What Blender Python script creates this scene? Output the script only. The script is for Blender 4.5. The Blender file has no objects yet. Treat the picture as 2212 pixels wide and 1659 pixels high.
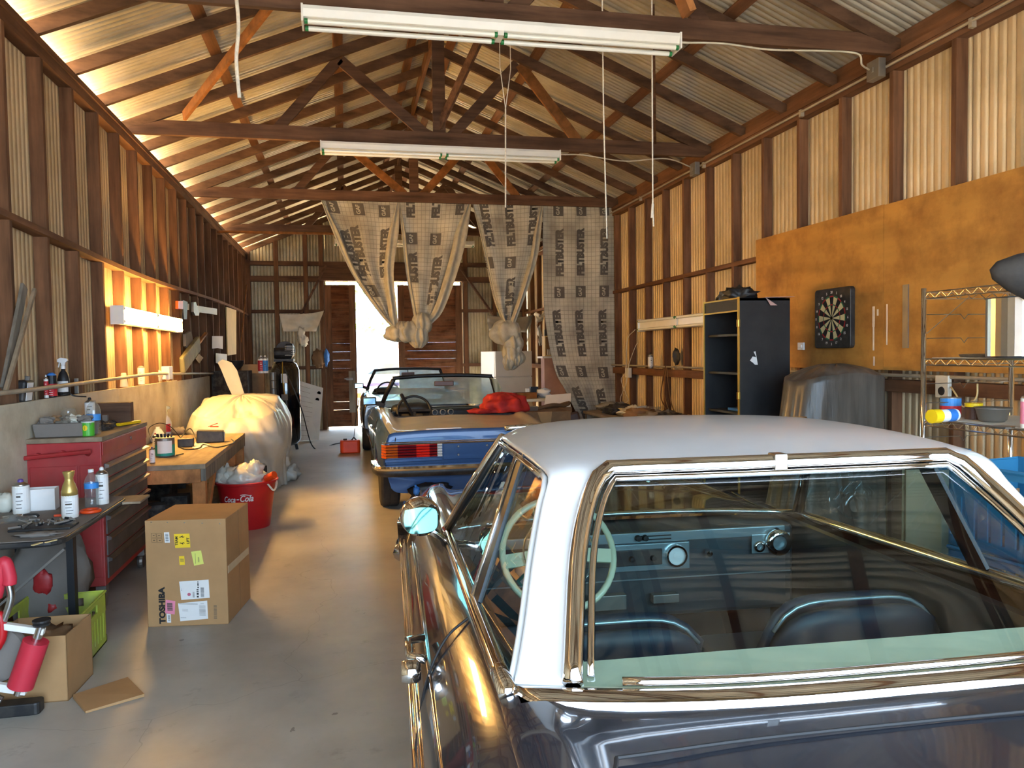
import bpy, math, random
from mathutils import Vector, Matrix, noise
PI=math.pi
random.seed(7)
scn=bpy.context.scene
COL=scn.collection
V=Vector
# ------------------------------------------------------------------ camera
F=1680.; CX,CY=1106.,829.5; CH=1.593
YAW,PITCH,ROLL=math.radians(12.0859),math.radians(2.3147),-0.015
fw=V((math.sin(YAW)*math.cos(PITCH),math.cos(YAW)*math.cos(PITCH),-math.sin(PITCH)))
r0=V((math.cos(YAW),-math.sin(YAW),0)); u0=r0.cross(fw)
cr=r0*math.cos(ROLL)+u0*math.sin(ROLL); cu=-r0*math.sin(ROLL)+u0*math.cos(ROLL)
CAMP=V((0,0,CH))
cam=bpy.data.cameras.new('camera'); camo=bpy.data.objects.new('camera',cam); COL.objects.link(camo)
M=Matrix((cr,cu,-fw)).transposed().to_4x4(); M.translation=CAMP; camo.matrix_world=M
cam.sensor_fit='HORIZONTAL'; cam.sensor_width=36; cam.lens=36*F/2212; cam.clip_start=.02
scn.camera=camo
def at(u,v,X=None,Y=None,Z=None):
    """a point seen at pixel (u,v) of the photograph, on the plane X=, Y= or Z="""
    d=cr*((u-CX)/F)-cu*((v-CY)/F)+fw
    if X is not None: t=X/d.x
    elif Y is not None: t=Y/d.y
    else: t=(Z-CH)/d.z
    return CAMP+d*t
# ------------------------------------------------------------------ materials
def nd(nt,t,**k):
    n=nt.nodes.new(t)
    for a,b in k.items():
        if a in n.inputs.keys(): n.inputs[a].default_value=b
        else: setattr(n,a,b)
    return n
def base(name):
    m=bpy.data.materials.new(name); m.use_nodes=True; nt=m.node_tree; nt.nodes.clear()
    o=nt.nodes.new('ShaderNodeOutputMaterial'); p=nt.nodes.new('ShaderNodeBsdfPrincipled')
    nt.links.new(p.outputs[0],o.inputs[0]); return m,nt,p,o
def s2l(c): return tuple(((x/255)/12.92 if x/255<=.04045 else ((x/255+.055)/1.055)**2.4) for x in c)
def mat(name,rgb,rough=.6,metal=0.,var=.12,sc=(6,6,6),bump=0.,bsc=None,coat=0.,dust=None,dsc=3.,damt=.5,spec=.5,emit=None,trans=0,detail=4):
    """rgb in 0-255 sRGB; noise varies the colour; dust mixes a second colour in patches"""
    m,nt,p,o=base(name); L=nt.links.new
    c=s2l(rgb); tc=nd(nt,'ShaderNodeTexCoord'); mp=nd(nt,'ShaderNodeMapping'); mp.inputs['Scale'].default_value=sc
    L(tc.outputs['Object'],mp.inputs[0]); n=nd(nt,'ShaderNodeTexNoise',Scale=1.,Detail=float(detail),Roughness=.6); L(mp.outputs[0],n.inputs['Vector'])
    r=nd(nt,'ShaderNodeValToRGB'); r.color_ramp.elements[0].position=.3; r.color_ramp.elements[1].position=.7
    r.color_ramp.elements[0].color=tuple(x*(1-var*1.6) for x in c)+(1,); r.color_ramp.elements[1].color=tuple(min(1,x*(1+var)) for x in c)+(1,)
    L(n.outputs[0],r.inputs[0]); out=r.outputs[0]
    if dust:
        n2=nd(nt,'ShaderNodeTexNoise',Scale=float(dsc),Detail=6.,Roughness=.65); L(tc.outputs['Object'],n2.inputs['Vector'])
        r2=nd(nt,'ShaderNodeValToRGB'); r2.color_ramp.elements[0].position=.42; r2.color_ramp.elements[1].position=.68
        r2.color_ramp.elements[1].color=(damt,)*3+(1,)
        L(n2.outputs[0],r2.inputs[0]); mx=nd(nt,'ShaderNodeMix',data_type='RGBA'); mx.inputs[7].default_value=s2l(dust)+(1,)
        L(r2.outputs[0],mx.inputs[0]); L(out,mx.inputs[6]); out=mx.outputs[2]
    L(out,p.inputs['Base Color'])
    p.inputs['Roughness'].default_value=rough; p.inputs['Metallic'].default_value=metal
    p.inputs['Specular IOR Level'].default_value=spec
    if coat: p.inputs['Coat Weight'].default_value=coat; p.inputs['Coat Roughness'].default_value=.04
    if bump:
        b=nd(nt,'ShaderNodeBump',Strength=bump,Distance=.01)
        if bsc:
            nb=nd(nt,'ShaderNodeTexNoise',Scale=float(bsc),Detail=5.); L(tc.outputs['Object'],nb.inputs['Vector']); L(nb.outputs[0],b.inputs['Height'])
        else: L(n.outputs[0],b.inputs['Height'])
        L(b.outputs[0],p.inputs['Normal'])
    if emit: p.inputs['Emission Color'].default_value=s2l(emit[0])+(1,); p.inputs['Emission Strength'].default_value=emit[1]
    if trans: p.inputs['Transmission Weight'].default_value=trans
    return m
def glass(name,tint,ior=1.5,refl=1.0,dust=0.,dcol=(.6,.7,.75)):
    m,nt,p,o=base(name); nt.nodes.remove(p); L=nt.links.new; F0=((ior-1)/(ior+1))**2*1.6
    t=nd(nt,'ShaderNodeBsdfTransparent'); t.inputs[0].default_value=tint+(1,)
    g=nd(nt,'ShaderNodeBsdfGlossy',Roughness=.01); g.inputs[0].default_value=(refl,refl,refl,1)
    ge=nd(nt,'ShaderNodeNewGeometry'); dt=nd(nt,'ShaderNodeVectorMath',operation='DOT_PRODUCT'); L(ge.outputs['Normal'],dt.inputs[0]); L(ge.outputs['Incoming'],dt.inputs[1])
    def mt(op,a,b=None):
        q=nd(nt,'ShaderNodeMath',operation=op); 
        for i,z in enumerate((a,b)):
            if z is None: continue
            if isinstance(z,(int,float)): q.inputs[i].default_value=z
            else: L(z,q.inputs[i])
        return q.outputs[0]
    sch=mt('ADD',mt('MULTIPLY',mt('POWER',mt('SUBTRACT',1.,mt('ABSOLUTE',dt.outputs['Value'])),5.),1-F0),F0)
    x=nd(nt,'ShaderNodeMixShader'); last=t.outputs[0]
    if dust:
        d=nd(nt,'ShaderNodeBsdfDiffuse'); d.inputs[0].default_value=dcol+(1,); tr=nd(nt,'ShaderNodeBsdfTranslucent'); tr.inputs[0].default_value=dcol+(1,)
        a=nd(nt,'ShaderNodeMixShader'); a.inputs[0].default_value=.6; L(d.outputs[0],a.inputs[1]); L(tr.outputs[0],a.inputs[2])
        b=nd(nt,'ShaderNodeMixShader'); n=nd(nt,'ShaderNodeTexNoise',Scale=3.,Detail=6.); tc=nd(nt,'ShaderNodeTexCoord'); L(tc.outputs['Object'],n.inputs['Vector'])
        L(mt('MULTIPLY',n.outputs[0],dust*2),b.inputs[0]); L(t.outputs[0],b.inputs[1]); L(a.outputs[0],b.inputs[2]); last=b.outputs[0]
    L(sch,x.inputs[0]); L(last,x.inputs[1]); L(g.outputs[0],x.inputs[2]); L(x.outputs[0],o.inputs[0]); return m
def film(name,rgb,alpha,rough=.25):
    """thin plastic sheeting"""
    m,nt,p,o=base(name); L=nt.links.new; p.inputs['Base Color'].default_value=s2l(rgb)+(1,); p.inputs['Roughness'].default_value=rough
    t=nd(nt,'ShaderNodeBsdfTransparent'); x=nd(nt,'ShaderNodeMixShader'); x.inputs[0].default_value=alpha
    L(t.outputs[0],x.inputs[1]); L(p.outputs[0],x.inputs[2]); L(x.outputs[0],o.inputs[0]); return m
G={}
def mk(k,*a,**b): G[k]=mat(k,*a,**b); return G[k]
WOOD=(118,84,60)
mk('stud_wood',WOOD,rough=.8,var=.35,sc=(14,14,1.2),bump=.25,dust=(78,50,34),dsc=1.1,damt=.6,spec=.2)
mk('beam_wood',(104,76,58),rough=.8,var=.35,sc=(1.2,14,14),bump=.25,dust=(66,44,32),dsc=1.2,damt=.6,spec=.2)
mk('rafter_wood',(100,74,56),rough=.8,var=.35,sc=(3,14,10),bump=.25,dust=(62,42,30),dsc=1.2,damt=.5,spec=.2)
mk('plate_wood',(118,84,60),rough=.8,var=.3,sc=(14,1.2,14),bump=.2,dust=(75,44,26),dsc=1.2,damt=.6,spec=.2)
mk('fresh_wood',(178,118,68),rough=.7,var=.3,sc=(10,2,6),bump=.2,spec=.3)
mk('orange_wood',(136,88,46),rough=.75,var=.3,sc=(8,8,8),bump=.2,spec=.2)
mk('dusty_wood',(150,132,108),rough=.85,var=.25,sc=(10,1.5,10),bump=.2,dust=(110,88,66),dsc=4)
mk('old_board',(118,110,98),rough=.85,var=.3,sc=(14,14,1.5),bump=.2)
mk('door_wood',(104,62,38),rough=.8,var=.5,sc=(1.4,6,16),bump=.3,dust=(140,104,78),dsc=2.2,damt=.5,spec=.2)
mk('corrugated',(212,190,152),rough=.5,metal=.35,var=.10,sc=(2,2,.6),dust=(150,132,92),dsc=1.4,damt=.55)
mk('corrugated_old',(190,180,150),rough=.5,metal=.3,var=.15,sc=(5,5,.8),dust=(120,100,70),dsc=1.6,damt=.6)
mk('corrugated_roof',(196,188,168),rough=.5,metal=.4,var=.12,sc=(1.5,1.5,1.5),dust=(140,126,96),dsc=1.1,damt=.6)
mk('plywood',(192,140,68),rough=.7,var=.14,sc=(2,1.2,6),dust=(134,88,42),dsc=3.2,damt=.75,spec=.25,detail=7)
mk('panel_white',(206,198,176),rough=.75,var=.06,sc=(2,2,5),dust=(150,132,104),dsc=2.4,damt=.6,spec=.3)
mk('white_metal',(232,230,222),rough=.35,var=.03)
mk('white_plastic',(226,226,224),rough=.4,var=.04)
mk('ivory',(214,214,180),rough=.25,var=.03,coat=.4)
mk('paper',(232,230,226),rough=.8,var=.03)
mk('pink_paper',(236,140,164),rough=.8,var=.05)
mk('yellow_label',(246,206,40),rough=.7,var=.04)
mk('lime_label',(220,222,110),rough=.7,var=.04)
mk('ink',(26,24,24),rough=.7,var=.1)
mk('grey_ink',(92,86,76),rough=.8,var=.1)
mk('red_ink',(196,40,50),rough=.6,var=.1)
mk('white_ink',(238,236,232),rough=.7,var=.03)
mk('cardboard',(182,142,98),rough=.85,var=.07,sc=(3,3,3),dust=(160,122,82),dsc=2,damt=.5,spec=.2)
mk('cardboard_dark',(140,106,72),rough=.85,var=.12,dust=(100,76,52),dsc=4)
mk('red_paint',(168,40,42),rough=.45,var=.12,dust=(150,92,80),dsc=2.5,damt=.35)
mk('red_plastic',(188,24,30),rough=.4,var=.08)
mk('orange_plastic',(226,74,24),rough=.4,var=.06)
mk('red_cloth',(168,30,24),rough=.75,var=.2,sc=(9,9,9))
mk('red_foam',(200,44,62),rough=.55,var=.06)
mk('black_plastic',(28,28,30),rough=.5,var=.15,dust=(96,88,78),dsc=9,damt=.35)
mk('black_vinyl',(24,26,30),rough=.5,var=.2,dust=(60,58,54),dsc=6,damt=.4)
mk('black_metal',(30,32,36),rough=.45,metal=.3,var=.15)
mk('black_gloss',(12,13,18),rough=.12,var=.1,coat=.8)
mk('black_panel',(26,26,28),rough=.6,var=.3,sc=(3,3,3),dust=(62,60,58),dsc=2.2,damt=.4)
mk('rubber',(34,33,33),rough=.85,var=.15,dust=(84,78,70),dsc=5,damt=.4)
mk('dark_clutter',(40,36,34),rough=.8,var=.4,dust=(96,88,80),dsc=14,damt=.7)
mk('dust_grey',(128,120,112),rough=.9,var=.15,dust=(96,88,80),dsc=6)
mk('grey_drawer',(104,100,96),rough=.55,metal=.4,var=.2,sc=(5,5,5),dust=(62,58,54),dsc=3,damt=.6)
mk('steel',(190,188,184),rough=.28,metal=1.,var=.08)
mk('dull_steel',(150,146,140),rough=.5,metal=.8,var=.15,dust=(120,108,92),dsc=6,damt=.4)
mk('chrome',(225,222,220),rough=.06,metal=1.,var=.02)
mk('brass',(222,190,92),rough=.3,metal=.9,var=.1)
mk('gold_paint',(196,168,96),rough=.35,metal=.6,var=.05)
mk('conduit',(176,166,146),rough=.55,metal=.4,var=.12)
mk('green_plastic',(176,188,62),rough=.55,var=.1,dust=(150,148,104),dsc=7,damt=.7)
mk('green_can',(80,176,50),rough=.4,var=.05)
mk('teal_label',(30,150,130),rough=.5,var=.08)
mk('blue_label',(58,140,214),rough=.5,var=.05)
mk('blue_plastic',(40,104,138),rough=.45,var=.1)
mk('blue_clear',(50,120,200),rough=.4)
mk('yellow_plastic',(240,200,24),rough=.35,var=.04)
mk('purple_cap',(96,70,140),rough=.5)
mk('rope',(226,218,200),rough=.9,var=.12,sc=(60,60,60),bump=.3)
mk('cord_white',(206,198,178),rough=.6)
mk('cord_black',(24,24,24),rough=.5)
mk('cobweb_white',(230,214,190),rough=.8)
mk('tape',(206,190,160),rough=.2,var=.05)
mk('leather_brown',(92,60,44),rough=.45,var=.2)
mk('pink_wall',(196,160,150),rough=.8,var=.2,dust=(150,110,100),dsc=3)
mk('yellow_board',(214,186,128),rough=.7,var=.06)
mk('cream_board',(208,204,188),rough=.5,var=.04)
mk('dirty_green',(146,138,96),rough=.7,var=.15,dust=(100,92,66),dsc=5)
mk('tarp_white',(198,194,184),rough=.4,var=.04,sc=(5,5,5),bump=.9,detail=3)
mk('brown_belt',(110,80,50),rough=.8)
mk('cloth_white',(214,208,192),rough=.8,var=.08)
mk('cloth_grey',(150,144,132),rough=.85,var=.12)
mk('fabric_wrap',(186,178,156),rough=.7,var=.06)
mk('felt_plain',(176,168,146),rough=.5,var=.15,sc=(9,9,9),bump=.3)
G['clear']=glass('clear_plastic',(.90,.93,.93),1.4,dust=.16,dcol=(.75,.78,.78))
G['tarp_clear']=mat('tarp_clear',(98,92,84),rough=.33,var=.3,sc=(9,9,1.2),bump=.6,spec=.4)
G['bag_white']=mat('bag_white',(222,216,200),rough=.3,var=.05,bump=.3,bsc=14)
G['tube_lit']=mat('tube_lit',(255,240,210),emit=((255,196,108),31.)) 
G['tube_off']=mat('tube_off',(236,236,226),rough=.2,var=.01)
mk('green_band',(30,120,60),rough=.5)
def wrapmat():
    m,nt,p,o=base('roofing_felt'); L=nt.links.new
    uv=nd(nt,'ShaderNodeUVMap'); sp=nd(nt,'ShaderNodeSeparateXYZ'); L(uv.outputs[0],sp.inputs[0]); ms=[]
    for i in (0,1):
        a=nd(nt,'ShaderNodeMath',operation='MULTIPLY'); a.inputs[1].default_value=1/.062; L(sp.outputs[i],a.inputs[0])
        b=nd(nt,'ShaderNodeMath',operation='FRACT'); L(a.outputs[0],b.inputs[0])
        c=nd(nt,'ShaderNodeMath',operation='LESS_THAN'); c.inputs[1].default_value=.10; L(b.outputs[0],c.inputs[0]); ms.append(c)
    x=nd(nt,'ShaderNodeMath',operation='MAXIMUM'); L(ms[0].outputs[0],x.inputs[0]); L(ms[1].outputs[0],x.inputs[1])
    n=nd(nt,'ShaderNodeTexNoise',Scale=2.5,Detail=5.); tc=nd(nt,'ShaderNodeTexCoord'); L(tc.outputs['Object'],n.inputs['Vector'])
    r=nd(nt,'ShaderNodeValToRGB'); r.color_ramp.elements[0].color=s2l((150,142,126))+(1,); r.color_ramp.elements[1].color=s2l((196,188,166))+(1,)
    r.color_ramp.elements[0].position=.35; r.color_ramp.elements[1].position=.6; L(n.outputs[0],r.inputs[0])
    mx=nd(nt,'ShaderNodeMix',data_type='RGBA'); f=nd(nt,'ShaderNodeMath',operation='MULTIPLY'); f.inputs[1].default_value=.62; L(x.outputs[0],f.inputs[0])
    L(f.outputs[0],mx.inputs[0]); L(r.outputs[0],mx.inputs[6]); mx.inputs[7].default_value=s2l((104,98,86))+(1,)
    L(mx.outputs[2],p.inputs['Base Color']); p.inputs['Roughness'].default_value=.55; p.inputs['Specular IOR Level'].default_value=.3
    return m
G['felt']=wrapmat()
def concrete():
    m,nt,p,o=base('concrete'); L=nt.links.new
    tc=nd(nt,'ShaderNodeTexCoord')
    n=nd(nt,'ShaderNodeTexNoise',Scale=.7,Detail=8.,Roughness=.62); L(tc.outputs['Object'],n.inputs['Vector'])
    r=nd(nt,'ShaderNodeValToRGB'); e=r.color_ramp.elements; e[0].position=.33; e[1].position=.68
    e[0].color=s2l((150,144,134))+(1,); e[1].color=s2l((196,190,178))+(1,); L(n.outputs[0],r.inputs[0])
    n2=nd(nt,'ShaderNodeTexNoise',Scale=5.,Detail=6.,Roughness=.7); L(tc.outputs['Object'],n2.inputs['Vector'])
    r2=nd(nt,'ShaderNodeValToRGB'); e=r2.color_ramp.elements; e[0].position=.60; e[1].position=.74; e[1].color=(.45,.45,.45,1); L(n2.outputs[0],r2.inputs[0])
    mx=nd(nt,'ShaderNodeMix',data_type='RGBA'); mx.inputs[7].default_value=s2l((108,98,86))+(1,)
    L(r2.outputs[0],mx.inputs[0]); L(r.outputs[0],mx.inputs[6])
    vn=nd(nt,'ShaderNodeTexVoronoi',feature='DISTANCE_TO_EDGE',Scale=.42)
    nw=nd(nt,'ShaderNodeTexNoise',Scale=1.6,Detail=4.); L(tc.outputs['Object'],nw.inputs['Vector'])
    ad=nd(nt,'ShaderNodeMixRGB',blend_type='ADD'); ad.inputs[0].default_value=.5; L(tc.outputs['Object'],ad.inputs[1]); L(nw.outputs[1],ad.inputs[2])
    L(ad.outputs[0],vn.inputs['Vector']); lt=nd(nt,'ShaderNodeMath',operation='LESS_THAN'); lt.inputs[1].default_value=.0010; L(vn.outputs[0],lt.inputs[0])
    m2=nd(nt,'ShaderNodeMix',data_type='RGBA'); m2.inputs[7].default_value=s2l((104,94,82))+(1,)
    f=nd(nt,'ShaderNodeMath',operation='MULTIPLY'); f.inputs[1].default_value=.28; L(lt.outputs[0],f.inputs[0])
    L(f.outputs[0],m2.inputs[0]); L(mx.outputs[2],m2.inputs[6]); L(m2.outputs[2],p.inputs['Base Color'])
    r3=nd(nt,'ShaderNodeMapRange'); r3.inputs[3].default_value=.28; r3.inputs[4].default_value=.6; L(n.outputs[0],r3.inputs[0]); L(r3.outputs[0],p.inputs['Roughness'])
    n4=nd(nt,'ShaderNodeTexNoise',Scale=9.,Detail=3.); L(tc.outputs['Object'],n4.inputs['Vector'])
    g4=nd(nt,'ShaderNodeMath',operation='GREATER_THAN'); g4.inputs[1].default_value=.735; L(n4.outputs[0],g4.inputs[0])
    m3=nd(nt,'ShaderNodeMix',data_type='RGBA'); m3.inputs[7].default_value=s2l((74,64,54))+(1,); f4=nd(nt,'ShaderNodeMath',operation='MULTIPLY'); f4.inputs[1].default_value=.6
    L(g4.outputs[0],f4.inputs[0]); L(f4.outputs[0],m3.inputs[0]); L(m2.outputs[2],m3.inputs[6]); L(m3.outputs[2],p.inputs['Base Color'])
    b=nd(nt,'ShaderNodeBump',Strength=.12,Distance=.01); L(n2.outputs[0],b.inputs['Height']); L(b.outputs[0],p.inputs['Normal'])
    return m
G['concrete']=concrete()
# ------------------------------------------------------------------ mesh builder
_tc={}
def textpoly(s,size,bold=.0,shear=0.,cond=1.):
    k=(s,size,bold,shear,cond)
    if k in _tc: return _tc[k]
    c=bpy.data.curves.new('t','FONT'); c.body=s; c.size=size; c.offset=bold*size; c.shear=shear; c.resolution_u=3; c.fill_mode='FRONT'
    o=bpy.data.objects.new('t',c); me=bpy.data.meshes.new_from_object(o)
    vs=[v.co.copy() for v in me.vertices]; fs=[tuple(p.vertices) for p in me.polygons]
    bpy.data.objects.remove(o); bpy.data.curves.remove(c); bpy.data.meshes.remove(me)
    x0=min(v.x for v in vs); x1=max(v.x for v in vs); y0=min(v.y for v in vs); y1=max(v.y for v in vs)
    vs=[V(((v.x-(x0+x1)/2)*cond,v.y-(y0+y1)/2,0)) for v in vs]
    _tc[k]=(vs,fs); return vs,fs
class MB:
    def __init__(s): s.v=[]; s.f=[]; s.m=[]; s.uv={}; s.mi=0; s.T=None
    def add(s,vs,fs,uvs=None):
        b=len(s.v)
        for v in vs:
            v=V(v); s.v.append(s.T@v if s.T else v)
        for f in fs: s.f.append(tuple(b+i for i in f)); s.m.append(s.mi)
        if uvs:
            for i,q in enumerate(uvs): s.uv[b+i]=q
        return s
    def box(s,x0,x1,y0,y1,z0,z1):
        return s.add([(x0,y0,z0),(x1,y0,z0),(x1,y1,z0),(x0,y1,z0),(x0,y0,z1),(x1,y0,z1),(x1,y1,z1),(x0,y1,z1)],
          [(0,3,2,1),(4,5,6,7),(0,1,5,4),(1,2,6,5),(2,3,7,6),(3,0,4,7)])
    def rbox(s,x0,x1,y0,y1,z0,z1,r=.01,n=3):
        """box with rounded vertical corners"""
        P=[]
        for cx,cy,a in ((x1-r,y1-r,0),(x0+r,y1-r,90),(x0+r,y0+r,180),(x1-r,y0+r,270)):
            for i in range(n+1):
                t=math.radians(a+90*i/n); P.append((cx+r*math.cos(t),cy+r*math.sin(t)))
        return s.prism(P,z0,z1)
    def prism(s,P,z0,z1,ax='z'):
        n=len(P)
        def q(x,y,z): return (x,y,z) if ax=='z' else ((z,x,y) if ax=='x' else (x,z,y))
        vs=[q(x,y,z0) for x,y in P]+[q(x,y,z1) for x,y in P]
        fs=[tuple(range(n))[::-1],tuple(range(n,2*n))]+[(i,(i+1)%n,n+(i+1)%n,n+i) for i in range(n)]
        return s.add(vs,fs)
    def beam(s,a,b,w,h,up=(0,0,1)):
        a,b=V(a),V(b); d=(b-a).normalized(); u=V(up)
        if abs(d.dot(u))>.98: u=V((0,1,0))
        x=d.cross(u).normalized(); y=x.cross(d).normalized()
        vs=[p+x*i*w/2+y*j*h/2 for p in (a,b) for i,j in ((-1,-1),(1,-1),(1,1),(-1,1))]
        return s.add(vs,[(3,2,1,0),(4,5,6,7),(0,1,5,4),(1,2,6,5),(2,3,7,6),(3,0,4,7)])
    def tube(s,pts,r,n=8,closed=False,flat=None,cap=True):
        pts=[V(p) for p in pts]; N=len(pts); rs=r if isinstance(r,(list,tuple)) else [r]*N
        rings=[]; prev=None
        for i,p in enumerate(pts):
            if closed: d=pts[(i+1)%N]-pts[i-1]
            else: d=pts[min(i+1,N-1)]-pts[max(i-1,0)]
            d=d.normalized() if d.length>1e-9 else V((0,0,1))
            if prev is None:
                u=V((0,0,1)) if abs(d.z)<.9 else V((1,0,0))
                x=d.cross(u).normalized()
            else:
                x=prev-d*prev.dot(d); x=x.normalized() if x.length>1e-6 else d.orthogonal().normalized()
            prev=x; y=d.cross(x)
            k=flat or 1
            rings.append([p+x*math.cos(2*PI*j/n)*rs[i]+y*math.sin(2*PI*j/n)*rs[i]*k for j in range(n)])
        vs=[v for R in rings for v in R]; fs=[]
        for i in range(N if closed else N-1):
            a=i*n; b=((i+1)%N)*n
            for j in range(n): fs.append((a+j,a+(j+1)%n,b+(j+1)%n,b+j))
        if not closed and cap: fs+= [tuple(range(n))[::-1],tuple(range((N-1)*n,N*n))]
        return s.add(vs,fs)
    def lathe(s,prof,c=(0,0,0),n=20,ax='z',cap=True,a0=0,a1=2*PI):
        c=V(c); vs=[]; full=abs(a1-a0-2*PI)<1e-6; m=n if full else n+1
        for r,z in prof:
            for j in range(m):
                t=a0+(a1-a0)*j/n; x,y=r*math.cos(t),r*math.sin(t)
                vs.append(c+(V((x,y,z)) if ax=='z' else (V((z,x,y)) if ax=='x' else V((y,z,x)))))
        fs=[]
        for i in range(len(prof)-1):
            for j in range(n): fs.append((i*m+j,i*m+(j+1)%m,(i+1)*m+(j+1)%m,(i+1)*m+j))
        if cap and full:
            if prof[0][0]>1e-5: fs.append(tuple(range(m))[::-1])
            if prof[-1][0]>1e-5: fs.append(tuple(range((len(prof)-1)*m,len(prof)*m)))
        return s.add(vs,fs)
    def grid(s,fn,nu,nv,cu=False,uv=None,skip=None):
        vs=[];uvs=[]
        for i in range(nu+1):
            for j in range(nv+1):
                vs.append(V(fn(i/nu,j/nv))); 
                if uv: uvs.append(uv(i/nu,j/nv))
        fs=[]
        for i in range(nu):
            for j in range(nv):
                if skip and skip((i+.5)/nu,(j+.5)/nv): continue
                fs.append((i*(nv+1)+j,(i+1)*(nv+1)+j,(i+1)*(nv+1)+j+1,i*(nv+1)+j+1))
        return s.add(vs,fs,uvs if uv else None)
    def blob(s,c,r,amp=.1,fr=3.,folds=0,famp=.0,nu=28,nv=18,p=1.,seed=0,zmin=None,rot=0):
        """cloth-like lump: superellipsoid with noise and radial folds"""
        c=V(c); sg=lambda x,e: math.copysign(abs(x)**e,x); vs=[]
        for i in range(nv+1):
            th=PI*i/nv
            for j in range(nu):
                ph=2*PI*j/nu
                d=V((sg(math.sin(th),p)*sg(math.cos(ph),p),sg(math.sin(th),p)*sg(math.sin(ph),p),sg(math.cos(th),p)))
                q=d*fr+V((seed*7.3,seed*3.1,seed))
                k=1+amp*noise.noise(q)*2+amp*.5*noise.noise(q*2.3)+famp*math.sin(folds*ph+2*noise.noise(q*.7))*math.sin(th)
                w=V((d.x*r[0],d.y*r[1],d.z*r[2]))*k
                if rot: w=Matrix.Rotation(rot,3,'Z')@w
                w=c+w
                if zmin is not None and w.z<zmin: w.z=zmin
                vs.append(w)
        fs=[]
        for i in range(nv):
            for j in range(nu): fs.append((i*nu+j,(i+1)*nu+j,(i+1)*nu+(j+1)%nu,i*nu+(j+1)%nu))
        return s.add(vs,fs)
    def text(s,t,size,fn,bold=.0,shear=0.,cond=1.):
        """fn maps the flat (x,y) of the lettering to a point"""
        vs,fs=textpoly(t,size,bold,shear,cond); return s.add([fn(v.x,v.y) for v in vs],fs)
    def build(s,name,m,parent=None,smooth=False,bevel=0,sub=0,loc=None,solid=0,auto=None):
        o0=V((0,0,0))
        me=bpy.data.meshes.new(name); me.from_pydata([tuple(v) for v in s.v],[],s.f)
        ms=m if isinstance(m,(list,tuple)) else [m]
        for x in ms: me.materials.append(G[x] if isinstance(x,str) else x)
        if any(s.m): me.polygons.foreach_set('material_index',s.m)
        if smooth or auto: me.polygons.foreach_set('use_smooth',[True]*len(s.f))
        if auto: me.set_sharp_from_angle(angle=math.radians(auto))
        if s.uv:
            ul=me.uv_layers.new(name='uv')
            for l in me.loops:
                ul.data[l.index].uv=s.uv.get(l.vertex_index,(0,0))
        me.validate(); me.update()
        ob=bpy.data.objects.new(name,me); COL.objects.link(ob)
        if parent is not None: ob.parent=parent
        if loc is not None: ob.location=loc
        if solid:
            q=ob.modifiers.new('s','SOLIDIFY'); q.thickness=solid; q.offset=0
        if bevel:
            q=ob.modifiers.new('b','BEVEL'); q.width=bevel; q.segments=2; q.limit_method='ANGLE'; q.angle_limit=math.radians(40)
        if sub:
            q=ob.modifiers.new('u','SUBSURF'); q.levels=sub; q.render_levels=sub
        return ob
def tag(o,label,cat,group=None,kind=None):
    o['label']=label; o['category']=cat
    if group: o['group']=group
    if kind: o['kind']=kind
    return o
def thing(name,label,cat,loc=(0,0,0),rz=0,group=None):
    o=bpy.data.objects.new(name,None); COL.objects.link(o); o.empty_display_size=.1
    o.location=loc; o.rotation_euler=(0,0,rz); return tag(o,label,cat,group)
def struct(o): o['kind']='structure'; return o
def dup(root,loc=None,rz=None,label=None):
    r=root.copy(); COL.objects.link(r)
    if loc is not None: r.location=loc
    if rz is not None: r.rotation_euler=(0,0,rz)
    if label: r['label']=label
    for ch in list(root.children):
        c=ch.copy(); COL.objects.link(c); c.parent=r
        for g in ch.children:
            d=g.copy(); COL.objects.link(d); d.parent=c
    return r
def B(*a): return MB().box(*a)
def spline(P,n):
    """Catmull-Rom through points"""
    P=[V(p) for p in P]; out=[]
    Q=[P[0]*2-P[1]]+P+[P[-1]*2-P[-2]]
    for i in range(1,len(Q)-2):
        for k in range(n):
            t=k/n; a,b,c,d=Q[i-1],Q[i],Q[i+1],Q[i+2]
            out.append(.5*((2*b)+(c-a)*t+(2*a-5*b+4*c-d)*t*t+(3*b-a-3*c+d)*t**3))
    out.append(P[-1]); return out
def lerp(a,b,t): return a+(b-a)*t
WORLD,SUN,EXPO=2.5,40,2.68
# ================================================================== BARN
XL,XR,Y0,Y1=-2.04,4.07,-0.9,17.2
XM=(XL+XR)/2; ZP=3.74; SL=.413
def zb(x): return ZP+SL*((x-XL) if x<XM else (XR-x))      # underside of the rafters
struct(B(XL-.1,XR+.1,Y0-.6,Y1+.15,-.12,0).build('floor','concrete'))
def corr(m,x,y0,y1,z0,z1,pitch=.068,amp=.008,ax='y',n=8,nz=1):
    k=int((y1-y0)/pitch*n)
    zf=z1 if callable(z1) else (lambda t:z1)
    n=10; k=int((y1-y0)/pitch)*n; sg=1 if x>XM or ax!='y' else -1
    gr=lambda a:sg*2.6*amp*math.exp(-(((a*k/n)%1-.5)/.13)**2)-sg*amp
    if ax=='y': m.grid(lambda a,b:(x+gr(a),lerp(y0,y1,a),lerp(z0,zf(lerp(y0,y1,a)),b)),k,nz)
    else: m.grid(lambda a,b:(lerp(y0,y1,a),x+gr(a),lerp(z0,zf(lerp(y0,y1,a)),b)),k,nz)
    return m
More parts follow.
